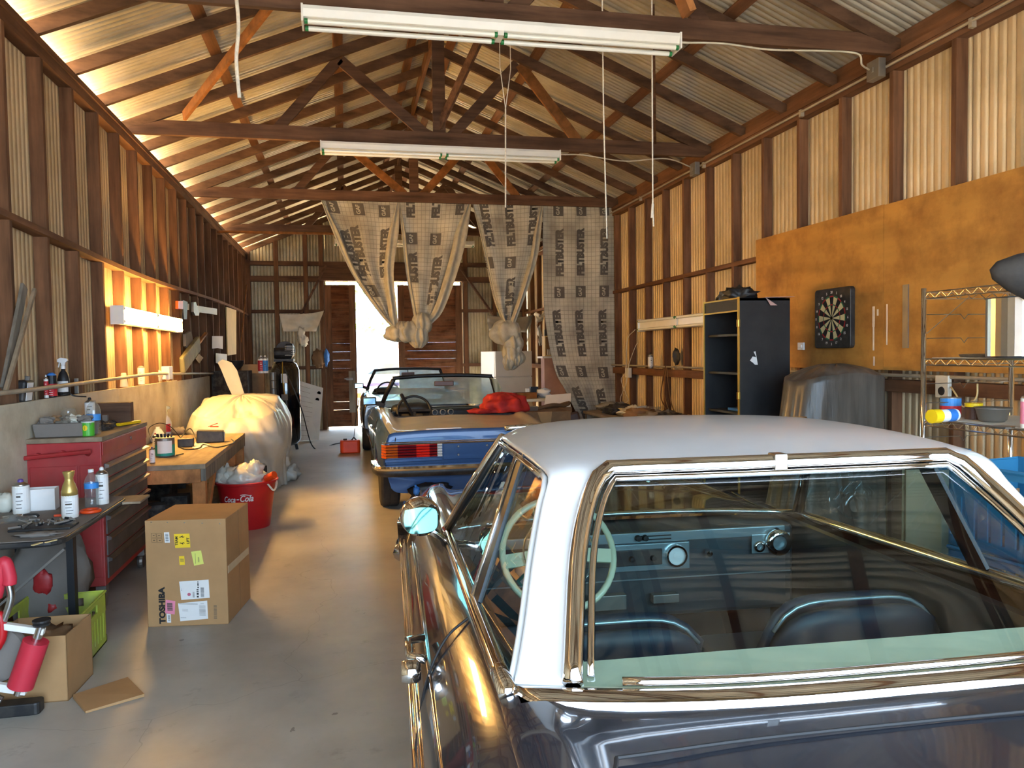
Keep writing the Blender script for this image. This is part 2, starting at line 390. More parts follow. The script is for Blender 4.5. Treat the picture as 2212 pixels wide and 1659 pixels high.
def wallpair(name,X,sx,studs):
    w=struct(corr(MB(),X+sx*.010,Y0,Y1,0.0,3.745).build(name,'corrugated',smooth=True))
    xi=X-sx*.09
    a,b=min(X,xi),max(X,xi)
    for y in studs:
        B(a,b,y,y+.045,.04,3.62).build('stud','stud_wood',w,bevel=.003)
    B(a,b,Y0,Y1,3.62,3.70).build('top_plate','plate_wood',w); 
    B(a-(.012 if sx>0 else 0),b+(.012 if sx<0 else 0),Y0,Y1,3.70,3.745).build('top_plate','plate_wood',w)
    B(a,b,Y0,Y1,0,.04).build('sole_plate','plate_wood',w)
    return w,xi
# studs start where the photo shows them: right wall near faces at 4.464+.604k, left wall on the same spacing
rs=[4.464+.603*k for k in range(-8,21)]
wr,xir=wallpair('wall_right',XR,1,rs)
ls=[at(u,400,X=-2.0).y for u in (80,148)]
ls=[ls[0]+.61*k for k in range(-9,20) if Y0<ls[0]+.61*k<Y1-.1]
wl,xil=wallpair('wall_left',XL,-1,ls)
def sag(y): return 2.45+.03*math.sin(y*.55)-.02*math.exp(-((y-8)/2)**2)
ys=[Y0+(16.7-Y0)*i/36 for i in range(37)]
m=MB(); m.grid(lambda a,b:[(-2.03,-1.93,-1.93,-2.03,-2.03)[int(round(b*4))], lerp(Y0,16.9,a), sag(lerp(Y0,16.9,a))+(.02,.02,-.02,-.02,.02)[int(round(b*4))]],36,4)
m.build('girt','plate_wood',wl)
B(3.975,4.06,6.9,Y1-.1,2.455,2.50).build('girt','plate_wood',wr,bevel=.003)
B(3.965,4.06,Y0,Y1-.1,1.26,1.35).build('girt','plate_wood',wr,bevel=.003)
m=MB(); corr(m,Y0-.02,XL-.04,-1.25,0,lambda x:zb(x)+.13,ax='x'); corr(m,Y0-.02,3.45,XR+.04,0,lambda x:zb(x)+.13,ax='x'); corr(m,Y0-.02,-1.27,3.47,3.0,lambda x:zb(x)+.13,ax='x')  # unseen front wall and header, added to narrow the opening and cut daylight
wf=struct(m.build('wall_front_added','corrugated_old',smooth=True))
for x in (-1.30,3.42): B(x,x+.09,Y0-.01,Y0+.08,0,3.1).build('stud','stud_wood',wf)
B(-1.3,3.5,Y0-.01,Y0+.08,3.0,3.2).build('door_header','beam_wood',wf)
# back wall with the barn doors
DX0,DX1,DZ=-.40,2.56,3.15
wb=MB()
corr(wb,Y1+.02,XL-.04,DX0+.03,0,lambda x:zb(x)+.13,ax='x'); corr(wb,Y1+.02,DX1-.03,XR+.04,0,lambda x:zb(x)+.13,ax='x')
corr(wb,Y1+.02,DX0+.02,DX1-.02,DZ+.02,lambda x:zb(x)+.13,ax='x')
wb=struct(wb.build('wall_back','corrugated_old',smooth=True))
for x in (-1.99,-1.42,-.82,-.50,2.60,3.25,3.93):
    B(x,x+.09,Y1-.09,Y1+.01,0,zb(x+.05)).build('stud','stud_wood',wb)
for x in (.2,1.0,1.8): B(x,x+.07,Y1-.09,Y1+.01,3.55,zb(x+.03)).build('stud','stud_wood',wb)
for x0,x1,z,h in ((XL,XR,3.50,.09),(XL,DX0,3.16,.12),(DX1,XR,3.16,.12),(XL,DX0,2.50,.07),(DX1,XR,2.50,.07),(XL,DX0,1.30,.07),(DX1,XR,1.30,.07)):
    B(x0,x1,Y1-.085,Y1,z,z+h).build('girt','beam_wood',wb)
B(DX0-.1,DX1+.1,Y1-.12,Y1-.005,DZ+.03,DZ+.35).build('door_header','beam_wood',wb)
MB().beam((-.35,Y1-.14,3.5),(-.95,Y1-.14,2.35),.04,.12,(0,1,0)).build('brace','beam_wood',wb)
MB().beam((2.5,Y1-.14,3.5),(3.9,Y1-.14,1.5),.04,.12,(0,1,0)).build('brace','beam_wood',wb)
B(XL,XR,Y1-.095,Y1-.088,.9,1.29).v
def barndoor(name,x0,x1,ph,yo):
    d=MB(); rd=random.Random(ph); z=.05; n=17; h=(DZ-.1)/n; xs,xe=x0+.0,x1
    for i in range(n):
        g=rd.choice((.0006,.0004,.0008,.0005,.006 if 5>i>1 else .0006)); zz=z+i*h
        d.add([(xs,yo,zz+g/2),(xe,yo,zz+g/2+0),(xe,yo,zz+h-g/2),(xs,yo,zz+h-g/2),
               (xs,yo+.025,zz+g/2),(xe,yo+.025,zz+g/2),(xe,yo+.025,zz+h-g/2),(xs,yo+.025,zz+h-g/2)],
              [(0,1,2,3),(7,6,5,4),(0,4,5,1),(1,5,6,2),(2,6,7,3),(3,7,4,0)])
    o=struct(d.build(name,'door_wood'))
    for a in (x0,x1-.14): B(a,a+.14,yo-.03,yo-.001,.05,DZ-.05).build('stile','stud_wood',o)
    return o
dl=barndoor('door_1',-.40,.25,3,Y1-.02); dr=barndoor('door_2',1.15,2.56,5,Y1-.02)
B(.07,.21,Y1-.062,Y1-.052,.35,1.25).build('patch_board','old_board',dl)
MB().box(.02,.16,Y1-.064,Y1-.055,1.05,1.10).box(-.02,.1,Y1-.064,Y1-.055,1.07,1.09).build('hasp','dull_steel',dl)
# roof
ns=int((Y1+.3-Y0+.3)/.068)*8
def roof(x0,x1,name):
    m=MB(); YA,YB=Y0-.3,Y1+.3; 
    zf=lambda x:ZP+SL*(x-XL if name=='l' else XR-x)+.155
    m.grid(lambda a,b:(lerp(x0,x1,b),lerp(YA,YB,a),zf(lerp(x0,x1,b))+.022*math.exp(-(((a*ns/8)%1-.5)/.15)**2)),ns,3)
    return m
c1=roof(XL-.22,XM+.005,'l'); c2=roof(XM-.005,XR+.22,'r'); c1.add(c2.v,c2.f)
ce=struct(c1.build('ceiling','corrugated_roof',smooth=True))
ry=[5.08+.757*k for k in range(-7,17)]
TR=[0,4,8,12]                                        # rafters that belong to trusses
tY=[5.08+.757*k for k in (-4,0,4,8,12)]
for y in ry:
    for s in (0,1):
        xa,xb=((XL-.02,XM) if s==0 else (XM,XR+.02)); k=SL if s==0 else -SL
        za,zc=zb(xa) if s else ZP-.01, zb(XM) 
        p=[(XL-.12,ZP-.05),(XM-.02,ZP+SL*(XM-.02-XL)),(XM-.02,ZP+SL*(XM-.02-XL)+.105),(XL-.12,ZP+.055)]
        if s: p=[(XL+XR-a,b) for a,b in p][::-1]
        MB().prism(p,y,y+.042,'y').build('rafter','rafter_wood',ce)
for i,x in enumerate((-1.05,0.0,.80)):
    for xx,s in ((x,1),(XL+XR-x,-1)):
        z=zb(xx)+.105+.012
        MB().beam((xx,Y0,z),(xx,Y1+.1,z),.10,.022,(-SL*s,0,1)).build('purlin','plate_wood',ce)
B(XM-.02,XM+.02,Y0,Y1,zb(XM)-.04,zb(XM)+.11).build('ridge_board','plate_wood',ce)
# right eave is closed with blocking, the left eave is open to the light
B(XR-.02,XR+.02,Y0,Y1,3.74,3.90).build('eave_blocking','plate_wood',ce)
for a,b in ((Y0,-.5),(1.2,1.4),(3,3.2)): pass
# small holes rusted through the old sheeting are left bright by real openings only
names=['nearest and mostly above the picture','with the first long light fixture under it','with the second long light fixture under it','carrying the hanging felt curtain','deepest in, behind the felt curtain']
for i,y in enumerate(tY):
    t=thing('roof_truss','dark timber roof truss '+names[i],'truss',(XM,y+.02,3.72),0,'timber roof trusses')
    def L(x,z): return (x-XM,0,z-3.72)
    bc=MB(); bc.prism([(XL+.0-XM,0.02),(XR-XM,.02),(XR-XM,.06),(XR-.38-XM,.16),(XL+.38-XM,.16),(XL-XM,.06)],-.024,.024,'y')
    bc.build('bottom_chord','beam_wood',t,bevel=.004)
    def web(n,x0,z0,x1,z1,w=.1,mm='beam_wood',dy=.04,th=.035):
        MB().beam((x0-XM,dy,z0-3.72),(x1-XM,dy,z1-3.72),th,w,(0,1,0)) 
        b=MB(); d=V((x1-x0,0,z1-z0)).normalized(); q=V((-d.z,0,d.x))*w/2
        P=[(x0-XM-q.x,z0-3.72-q.z),(x1-XM-q.x,z1-3.72-q.z),(x1-XM+q.x,z1-3.72+q.z),(x0-XM+q.x,z0-3.72+q.z)]
        b.prism(P,dy-th/2,dy+th/2,'y').build(n,mm,t,bevel=.003)
    web('king_post',XM,3.86,XM,zb(XM),.13)
    w2='orange_wood' if i==3 else 'beam_wood'
    web('web',-.62,3.84,.02,zb(.02),.10,'beam_wood'); web('web',.02,zb(.02)-.02,.88,3.86,.11,w2)
    web('web',1.14,3.86,1.86,zb(1.86),.11,w2,.05); web('web',1.88,zb(1.88),2.52,3.86,.11,w2 if i!=2 else 'orange_wood')
# loose sway braces
def brace(a,b,w,m,label): tag(MB().beam(a,b,.03,w,(0,0,1)).build('sway_brace',m),label,'brace',None)
brace((-1.45,8.02,3.90),(-.25,5.95,4.42),.09,'orange_wood','orange-brown sway brace slanting up from the second visible truss on the left')
brace((3.42,8.2,3.88),(2.45,5.9,4.30),.08,'rafter_wood','dark sway brace slanting down to the second visible truss near the right wall')
brace((.98,8.25,3.88),(1.42,7.45,4.78),.10,'beam_wood','rough sway brace running up from the middle of the second truss')
tag(MB().beam((1.0,5.0,3.9),(1.25,5.0,4.4),.04,.14,(0,1,0)).beam((.7,5.0,3.9),(1.0,5.0,4.4),.04,.14,(0,1,0)).build('gusset_boards','fresh_wood'),'pale knotty boards crossed above the middle of the nearest visible chord','board')
tag(MB().beam((2.35,5.02,3.88),(2.15,5.02,4.33),.05,.13,(0,1,0)).build('gusset_boards','fresh_wood'),'pale knotty board angled up from the nearest visible chord at its right','board')
tag(MB().tube([(XL+.05,13.4,3.62),(.6,13.4,3.62)],.022).build('hanging_pole','orange_wood'),'thin pale pole spanning from the left eave behind the felt curtain','pole')
# plywood sheets on the right wall
for y0,y1,lab,z0,z1 in ((5.135,6.98,'orange plywood sheet with the dartboard on it',1.42,2.655),(2.70,5.13,'orange plywood sheet nearest, behind the wire shelving',1.42,2.65)):
    o=tag(B(3.955,3.968,y0,y1,z0,z1).build('plywood_sheet','plywood'),lab,'plywood','plywood sheets on the right wall')
    for y in ((5.75,6.4) if y0>5 else (3.4,4.1,4.6)): pass
m=MB()
for u,v0,v1,w in ((1887,662,706,3),(1887,706,757,2),(1896,668,682,2),(1916,657,745,1.5),(1888,770,790,2)):
    a=at(u,v0,X=3.954); b=at(u,v1,X=3.954); m.box(3.952,3.9545,a.y-.004*w,a.y+.004*w,b.z,a.z)
tag(m.build('paint_drips','cobweb_white'),'thin white streaks on the plywood right of the dartboard','paint',None,'stuff')
a=at(1953,615,X=3.95); b=at(1962,752,X=3.95)
tag(B(3.945,3.954,b.y,a.y+.01,b.z,a.z).build('hinge_strip','dull_steel'),'rusty grey metal strip fixed upright on the plywood','strip')
a=at(1730,740,X=3.95); b=at(1738,756,X=3.95)
tag(MB().box(3.935,3.954,b.y,a.y+.03,b.z,a.z).box(3.928,3.936,b.y+.02,a.y+.01,b.z+.02,a.z-.02).build('wall_switch','white_plastic',bevel=.003),'small white switch on the plywood left of the dartboard','switch')
# white panel wainscot left
o=tag(MB().box(-1.945,-1.925,3.3,7.29,.25,1.335).box(-1.945,-1.925,7.30,9.72,.25,1.33).box(-1.945,-1.925,9.73,11.95,.25,1.318).build('wall_panel','panel_white'),'stained off-white board panelling along the lower left wall','panel')
m=MB(); rd=random.Random(3)
m.tube([(-1.87,3.4,1.415),(-1.87,5.2,1.41),(-1.87,7.0,1.425),(-1.87,8.3,1.435),(-1.87,9.0,1.42),(-1.87,11.9,1.355)],.014,8)
pr=tag(m.build('conduit_pipe','conduit',smooth=True),'pale pipe running level above the off-white left panelling','pipe')
m=MB().box(-1.93,-1.85,8.95,9.12,1.36,1.50).build('outlet_box','white_plastic',bevel=.004); tag(m,'pale outlet box on the left wall pipe','box')
# right conduits
m=MB(); m.tube([(3.955,Y0,3.66),(3.955,16.8,3.66)],.011,8); 
for k in range(6): m.box(3.945,3.98,4.3+k*1.9,4.33+k*1.9,3.62,3.68)
tag(m.build('ceiling_conduit','conduit',smooth=False),'long grey conduit running under the right eave','conduit')
m=MB(); m.tube([(3.945,2.0,1.385),(3.945,12.0,1.385)],.012,8); tag(m.build('wall_conduit','conduit'),'horizontal grey conduit low on the right wall','conduit')
for u,v,lab,cat in ((1900,152,'grey junction box under the right eave near the first light','box'),(1506,366,'grey junction box under the right eave near the second light','box')):
    p=at(u,v,X=3.95); m=MB().box(3.89,3.95,p.y-.07,p.y+.07,p.z-.07,p.z+.07).box(3.885,3.895,p.y-.01,p.y+.012,p.z-.02,p.z+.02).build('junction_box','dull_steel',bevel=.004); tag(m,lab,cat,'junction boxes')
# ------------------------------------------------------------------ lights
def fixture(name,label,loc,rz,lit=False,L=2.45,ntube=2,rx=0,group=None,lampw=.055):
    t=thing(name,label,'light',loc,rz,group); t.rotation_euler=(rx,0,rz)
    P=[(-.075,-.012),(-.06,-.055),(-.035,-.062),(.035,-.062),(.06,-.055),(.075,-.012),(.075,.01),(-.075,.01)]
    b=MB(); b.prism(P,-L/2,L/2,'x'); b.build('housing','white_metal',t,bevel=.003)
    for s in (-1,1): MB().box(s*(L/2)-.006,s*(L/2)+.006,-.08,.08,-.09,.015).build('end_plate','white_metal',t)
    MB().box(-.02,.02,-.06,.06,-.085,-.055).build('lamp_holder','white_metal',t)
    for q in (-1,1):
        for s in (-1,1):
            x0=.022 if s>0 else -L/2+.012; x1=L/2-.012 if s>0 else -.022
            tb=MB().lathe([(.016,x0+.02),(.016,x1-.02)],(0,q*lampw,-.082),12,'x').build('tube','tube_lit' if lit else 'tube_off',t,smooth=False)
            for xx in (x0,x1-.02): MB().lathe([(.0165,xx),(.0165,xx+.02)],(0,q*lampw,-.082),12,'x').build('tube_cap','green_band' if not lit else 'steel',tb)
    return t
fixture('fluorescent_light','long white unlit fluorescent fixture under the nearest truss',(1.02,5.0,3.70),0,group='unlit fluorescent fixtures')
fixture('fluorescent_light','long white unlit fluorescent fixture under the second truss',(1.04,8.05,3.70),0,group='unlit fluorescent fixtures')
fixture('fluorescent_light','white unlit fluorescent fixture glimpsed behind the felt curtain',(1.1,14.0,3.60),0,group='unlit fluorescent fixtures')
fixture('wall_fluorescent_light','glowing warm fluorescent fixture on the left wall studs',(-1.925,8.42,1.965),PI/2,True,rx=0).rotation_euler=(math.radians(-90),0,PI/2)
t=fixture('wall_fluorescent_light','unlit fluorescent fixture on the right wall behind the black cabinet',(3.96,8.7,1.93),-PI/2); t.rotation_euler=(math.radians(-90),0,-PI/2)
def cord(name,label,pts,r,m,n=8,cat='cord'):
    return tag(MB().tube(spline(pts,n) if n else pts,r,6).build(name,m,smooth=True),label,cat)
cord('light_wire','white cord looping from the nearest light to the right eave',[at(u,v,Y=4.98) for u,v in ((1460,92),(1560,94),(1660,107),(1780,110),(1852,116))]+[at(1862,140,Y=4.98),at(1880,152,X=3.93)],.007,'cord_white')
cord('light_wire','white cord looping from the second light to the right eave',[at(u,v,Y=8.0) for u,v in ((1206,334),(1260,335),(1350,348),(1440,343))]+[at(1495,362,X=3.92)],.007,'cord_white')
c=at(517,205,Y=4.5); 
cord('hanging_rope','thick white rope end hanging near the left in front of the first truss',[(c.x-.01,4.5,4.15),(c.x-.01,4.5,3.7),(c.x+.006,4.5,3.4),(c.x-.01,4.5,3.2),(c.x,4.5,3.0)],.011,'rope',cat='rope')
cord('hanging_rope','thin cord hanging down in front of the right felt curtain',[at(1301,0,Y=5.2)+V((0,0,.3)),at(1301,0,Y=5.2),at(1304,250,Y=5.2),at(1311,515,Y=5.2)],.005,'rope',cat='rope')
p=at(1408,0,Y=5.2); q=at(1410,440,Y=5.2)
tag(MB().tube([p+V((0,0,.3)),p,q],.005,6).tube([q,q+V((-.008,0,-.1))],.009,6).tube([q,q+V((.004,0,-.16))],.005,6).build('hanging_rope','rope'),'cord with frayed end hanging left of the right wall','rope')
a,b,c=at(1080,145,Y=6.5),at(1103,150,Y=6.5),at(1092,235,Y=6.5); d=at(1092,448,Y=6.5)
tag(MB().tube([a+V((0,0,.2)),a,c],.004,6).tube([b+V((0,0,.2)),b,c],.004,6).tube([c,(c+d)/2,d],.006,6).build('pull_string','rope'),'forked pull string hanging before the third felt panel','string')
for x,y,zt in ((c.x,6.5,0),): pass
# ------------------------------------------------------------------ felt curtain
YC=11.22
def edge(P):
    pts=[at(680+u/3.253,400+v/3.253,Y=YC) for u,v in P]; return spline(pts,6)
def along(E,t):
    z0,z1=E[0].z,E[-1].z; z=lerp(z0,z1,t)
    for i in range(len(E)-1):
        if E[i].z>=z>=E[i+1].z or i==len(E)-2:
            k=(z-E[i].z)/((E[i+1].z-E[i].z) or 1); return lerp(E[i].x,E[i+1].x,min(max(k,0),1))
def sheet(label,LE,RE,prints,W,fold=2.5,gather=1.,left=None,right=None,nu=40,nv=50,seed=0,flapL=0,flapR=0):
    le,re=edge(LE),edge(RE); zt=(le[0].z+re[0].z)/2; zl,zr=le[-1].z,re[-1].z
    w0=re[0].x-le[0].x
    def S(a,t):
        x0,x1=along(le,t),along(re,t); z=lerp(lerp(le[0].z,zl,t),lerp(re[0].z,zr,t),a)
        k=1-(x1-x0)/w0; k=max(0,min(1,k))
        y=YC-.02-.035*math.sin(fold*2*PI*a+seed+t*1.5)*(.25+gather*k)-.03*noise.noise(V((a*3+seed,t*4,seed)))-.07*k*math.sin(PI*a)
        z+=-.015*math.sin(PI*a)*(1-t)+.03*(1-t)
        return V((lerp(x0,x1,a),y,z))
    m=MB(); H=zt-min(zl,zr)
    m.grid(S,nu,nv,uv=lambda a,t:(a*W,-t*H))
    m.mi=1
    for kind,u,v in prints:     # u,v in photo pixels of the print centre
        p=at(680+u/3.253,400+v/3.253,Y=YC)
        t0=min(max((zt-p.z)/H,0),1); x0,x1=along(le,t0),along(re,t0); a0=(p.x-x0)/(x1-x0)
        def fn(x,y,p=p,a0=a0):
            # lettering reads upwards: local x -> up
            z=p.z+x; t=min(max((zt-z)/H,.002),.995); xa,xb=along(le,t),along(re,t); a=min(max(a0-y/w0*1.0*(1+0*t),.0),1.0)
            if gather>0: a=min(max(((lerp(xa,xb,a0)-y)-xa)/max(xb-xa,.05),0),1)
            q=S(a,t); q.y-=.004; return q
        if kind=='F': m.text('FELTBUSTER',.150,fn,.075,0,.84)
        elif kind=='f': m.text('FELT',.150,fn,.075,0,.84)
        elif kind=='b': m.text('BUSTER',.150,fn,.075,0,.84)
        else:
            def rc(x,y): return fn(x,y)
            m.mi=2; n=6
            vs=[rc(-.085+.17*i/n,-.078+.156*j/n) for i in range(n+1) for j in range(n+1)]
            m.add(vs,[(i*(n+1)+j,(i+1)*(n+1)+j,(i+1)*(n+1)+j+1,i*(n+1)+j+1) for i in range(n) for j in range(n)])
            m.mi=3; m.text('GAF',.075,lambda x,y:fn(x,y+.01)+V((0,-.003,0)),.02,0,.95); m.mi=1
    for E,fw_ in ((le,flapL),(re,-flapR)):
        if fw_:
            m.mi=4
            def FS(a,t,E=E,fw_=fw_):
                x=along(E,t); z=lerp(E[0].z,E[-1].z,t); w=fw_*(1-.3*t)*min(1,.15+t*3)
                return V((x-.01*(1 if fw_>0 else -1)+w*a,YC-.02-.03*math.sin(PI*a)*min(1,t*4)-.13*min(1,t*1.5)-.02*math.sin(a*9+t*3),z))
            m.grid(FS,8,30)
    o=m.build('felt_curtain',['felt','grey_ink','grey_ink','fabric_wrap','felt_plain'],smooth=True)
    tag(o,label,'curtain','printed roofing felt panels hung as a curtain'); return o
sheet('first printed felt panel from the left, gathered to the double knot',[(30,60),(130,330),(270,640),(450,900),(545,1005)],[(590,95),(583,330),(545,600),(560,820),(580,1000)],
  [('g',128,172),('g',308,182),('g',488,190),('F',312,470),('F',487,480),('F',260,500),('g',400,750)],1.13,2.3,seed=.5,flapL=.10,flapR=.16)
sheet('second printed felt panel, gathered to the right of the double knot',[(596,105),(608,300),(640,620),(680,850),(700,960)],[(1100,92),(1050,400),(960,700),(880,900),(800,985)],
  [('f',672,170),('f',850,175),('f',1020,165),('g',680,385),('g',848,390),('F',840,680),('b',690,590)],1.05,2.6,seed=2,flapL=.07,flapR=.20)
sheet('third printed felt panel, tied in one knot near the refrigerator',[(1110,135),(1180,450),(1250,780),(1325,980)],[(1600,110),(1560,450),(1480,720),(1385,980)],
  [('F',1205,260),('F',1370,265),('F',1532,270),('g',1215,545),('g',1370,550),('F',1362,820)],1.1,2.3,seed=4,flapL=.05,flapR=.12)
sheet('fourth printed felt panel, hanging straight on the right',[(1602,125),(1600,500),(1610,900),(1680,1290),(1760,1450),(1860,1655)],[(2110,128),(2122,350),(2118,1000),(2125,1300),(2145,1655)],
  [('g',1710,185),('g',1870,185),('g',2030,190),('F',1718,480),('F',1865,475),('F',2028,475),('g',1715,762),('g',1865,756),('g',2028,756),
   ('F',1712,1045),('F',1862,1042),('F',2020,1042),('g',1735,1315),('g',1868,1315),('g',2022,1322),('F',1885,1580),('F',2028,1590)],1.15,2.6,.6,seed=1,nv=70)
def knot(label,parts):
    m=MB()
    for i,(u,v,rx,rz_) in enumerate(parts):
        p=at(680+u/3.253,400+v/3.253,Y=YC-.10); m.blob((p.x,YC-.12,p.z),(rx,.13,rz_),.09,1.4,6+i,.15,44,26,seed=i+3+u*.01,rot=i*.7)
    return tag(m.build('felt_knot','felt_plain',smooth=True),label,'knot','knots in the felt curtain')
knot('crumpled double knot joining the first two felt panels',[(575,1045,.17,.12),(665,1030,.20,.15),(755,975,.15,.15),(725,1060,.15,.17),(610,1010,.12,.1)])
knot('rounded knot with long tail at the third felt panel',[(1340,1035,.22,.17),(1395,1110,.14,.15),(1385,1180,.13,.19),(1375,1240,.08,.13),(1420,1215,.10,.11)])
# backdrop of torn plastic by the refrigerator
m=MB(); 
def rag(m,P,Y,seed=0,th=0,n=10,dep=.05):
    """four corners in photo pixels -> crumpled cloth"""
    a,b,c,d=[at(u,v,Y=Y) for u,v in P]
    m.grid(lambda s,t:a.lerp(b,s).lerp(d.lerp(c,s),t)+V((0,dep*(noise.noise(V((s*3+seed,t*3,seed)))*2+math.sin(s*9+seed+t*2)*.6),-.04*math.sin(PI*s)*(1-t)*dep*20)),n,n); return m
rag(m,((1052,680),(1150,682),(1136,718),(1056,714)),16.4,1); rag(m,((1147,680),(1152,678),(1142,720),(1138,745)),16.3,5)
tag(m.build('plastic_sheet','cloth_grey',smooth=True,solid=.004),'dusty grey plastic sheet stretched above the refrigerator','sheet')
m=MB(); rag(m,((1158,674),(1178,668),(1172,690),(1156,704)),14.5,2,dep=.12); rag(m,((1158,700),(1166,700),(1172,735),(1164,748)),14.5,3,dep=.10); rag(m,((1172,720),(1182,712),(1180,750),(1170,745)),14.4,6,dep=.10)
tag(m.build('torn_cloth','cloth_white',smooth=True,solid=.004),'torn white cloth strips hanging beside the straight felt panel','cloth')
m=MB(); rag(m,((603,678),(700,671),(683,716),(612,716)),16.9,7,n=14,dep=.05)
def pp(u,v,y): 
    p=at(u,v,Y=y); return p
m.blob(pp(650,722,16.85),(.07,.05,.14),.3,3,5,.2,16,12,seed=2); m.blob(pp(655,736,16.85),(.09,.05,.12),.3,3,5,.2,16,12,seed=5)
tag(m.build('knotted_cloth','cloth_white',smooth=True),'white cloth tied up in a knot on the back wall left of the doors','cloth')
# ------------------------------------------------------------------ leaning boards, left wall
def lean(pts,w,h,m,lab,name='leaning_board',cat='board'):
    return tag(MB().beam(pts[0],pts[1],w,h,(1,0,0)).build(name,m,bevel=.003),lab,cat)
a=at(52,618,X=-1.92); b=at(8,842,X=-1.92); lean((b,a),.07,.02,'old_board','grey weathered board leaning on the near left studs')
a=at(75,625,X=-1.88); b=at(12,845,X=-1.88); lean((b,a),.028,.02,'dusty_wood','narrow pale stick leaning on the near left studs','leaning_stick')
# ================================================================== CARS
def paint(name,rgb,rough=.25,metal=.4,coat=1.,dust=None,damt=.5):
    m=mat(name,rgb,rough=rough,metal=metal,var=.03,coat=coat,dust=dust,damt=damt,dsc=2.4); G[name]=m; return m
paint('charcoal_paint',(50,52,60),.22,.5)
paint('cream_roof_paint',(202,201,198),.32,0.,.4)
paint('blue_paint',(26,66,114),.36,.25,.35,(96,108,118),.25)
paint('dusty_deck_paint',(158,156,146),.5,.1,.3,(186,176,156),.7)
paint('dark_paint',(38,36,38),.25,.4,.8)
G['auto_glass']=glass('auto_glass',(.64,.78,.77),1.5)
G['auto_glass_clear']=glass('auto_glass_clear',(.74,.88,.90),1.45)
G['dusty_glass']=glass('dusty_glass',(.74,.88,.90),1.45,dust=.62,dcol=(.62,.80,.86))
mk('seat_blue',(24,44,58),rough=.55,var=.12)
mk('trim_dark',(26,40,46),rough=.5,var=.12)
mk('shelf_beige',(222,214,184),rough=.7,var=.06)
mk('headliner',(120,122,112),rough=.8)
mk('dash_metal',(170,186,190),rough=.3,metal=.7,var=.05)
mk('dash_dark',(52,62,66),rough=.5,var=.1)
mk('amber',(206,92,24),rough=.2,coat=.6); mk('lamp_red',(140,18,26),rough=.2,coat=.6); mk('lamp_bright',(236,42,30),rough=.2,coat=.6)
G['mirror_glass']=mat('mirror_glass',(96,150,142),rough=.04,metal=1.,var=.02)
G['mirror_blue']=mat('mirror_blue',(130,160,180),rough=.1,metal=.9,var=.05)
def loft(secs,off=(0,0),arches=(),ny=5,npf=3,hole=None,zbot=.2):
    """car body skin from half sections [(y,[(x,z)...])], mirrored"""
    n=len(secs[0][1]); rows=[]
    cols=[spline([V((p[1][k][0],p[0],p[1][k][1])) for p in secs],ny) for k in range(n)]
    for i in range(len(cols[0])):
        rows.append(spline([cols[k][i] for k in range(n)],npf))
    m=MB(); R=len(rows); C=len(rows[0]); vs=[]; W=2*C-1
    for r in rows:
        full=[V((-q.x,q.y,q.z)) for q in r[:0:-1]]+list(r)
        for q in full:
            q=q.copy()
            for (ya,za,ra) in arches:
                d=abs(q.y-ya)
                if d<ra:
                    zz=za+math.sqrt(ra*ra-d*d)
                    if q.z<zz: q.z=zz
            vs.append(V((q.x+off[0],q.y+off[1],q.z)))
    fs=[]
    for i in range(R-1):
        for j in range(W-1):
            c=(vs[i*W+j]+vs[(i+1)*W+j+1])/2
            if hole and hole(c): continue
            fs.append((i*W+j,i*W+j+1,(i+1)*W+j+1,(i+1)*W+j))
    fs.append(tuple(range(W))[::-1]); fs.append(tuple(range((R-1)*W,R*W)))
    m.add(vs,fs); return m
def wheel(par,x,y,r=.32,w=.2,off=(0,0),hub='steel',side=1):
    x+=off[0]; y+=off[1]
    h=w/2
    t=MB().lathe([(r*.62,-h*.9),(r*.8,-h),(r*.94,-h*.92),(r,-h*.7),(r,-h*.1),(r*.985,-.0),(r,h*.1),(r,h*.7),(r*.94,h*.92),(r*.8,h),(r*.62,h*.9)],(x,y,r),32,'x')
    o=t.build('tyre','rubber',par,auto=35)
    MB().lathe([(.001,side*h*.5),(r*.2,side*h*.75),(r*.45,side*h*.55),(r*.6,side*h*.85),(r*.64,side*h*.8),(r*.64,-side*h*.8)],(x,y,r),28,'x').build('wheel_rim',hub,o,auto=35)
    return o
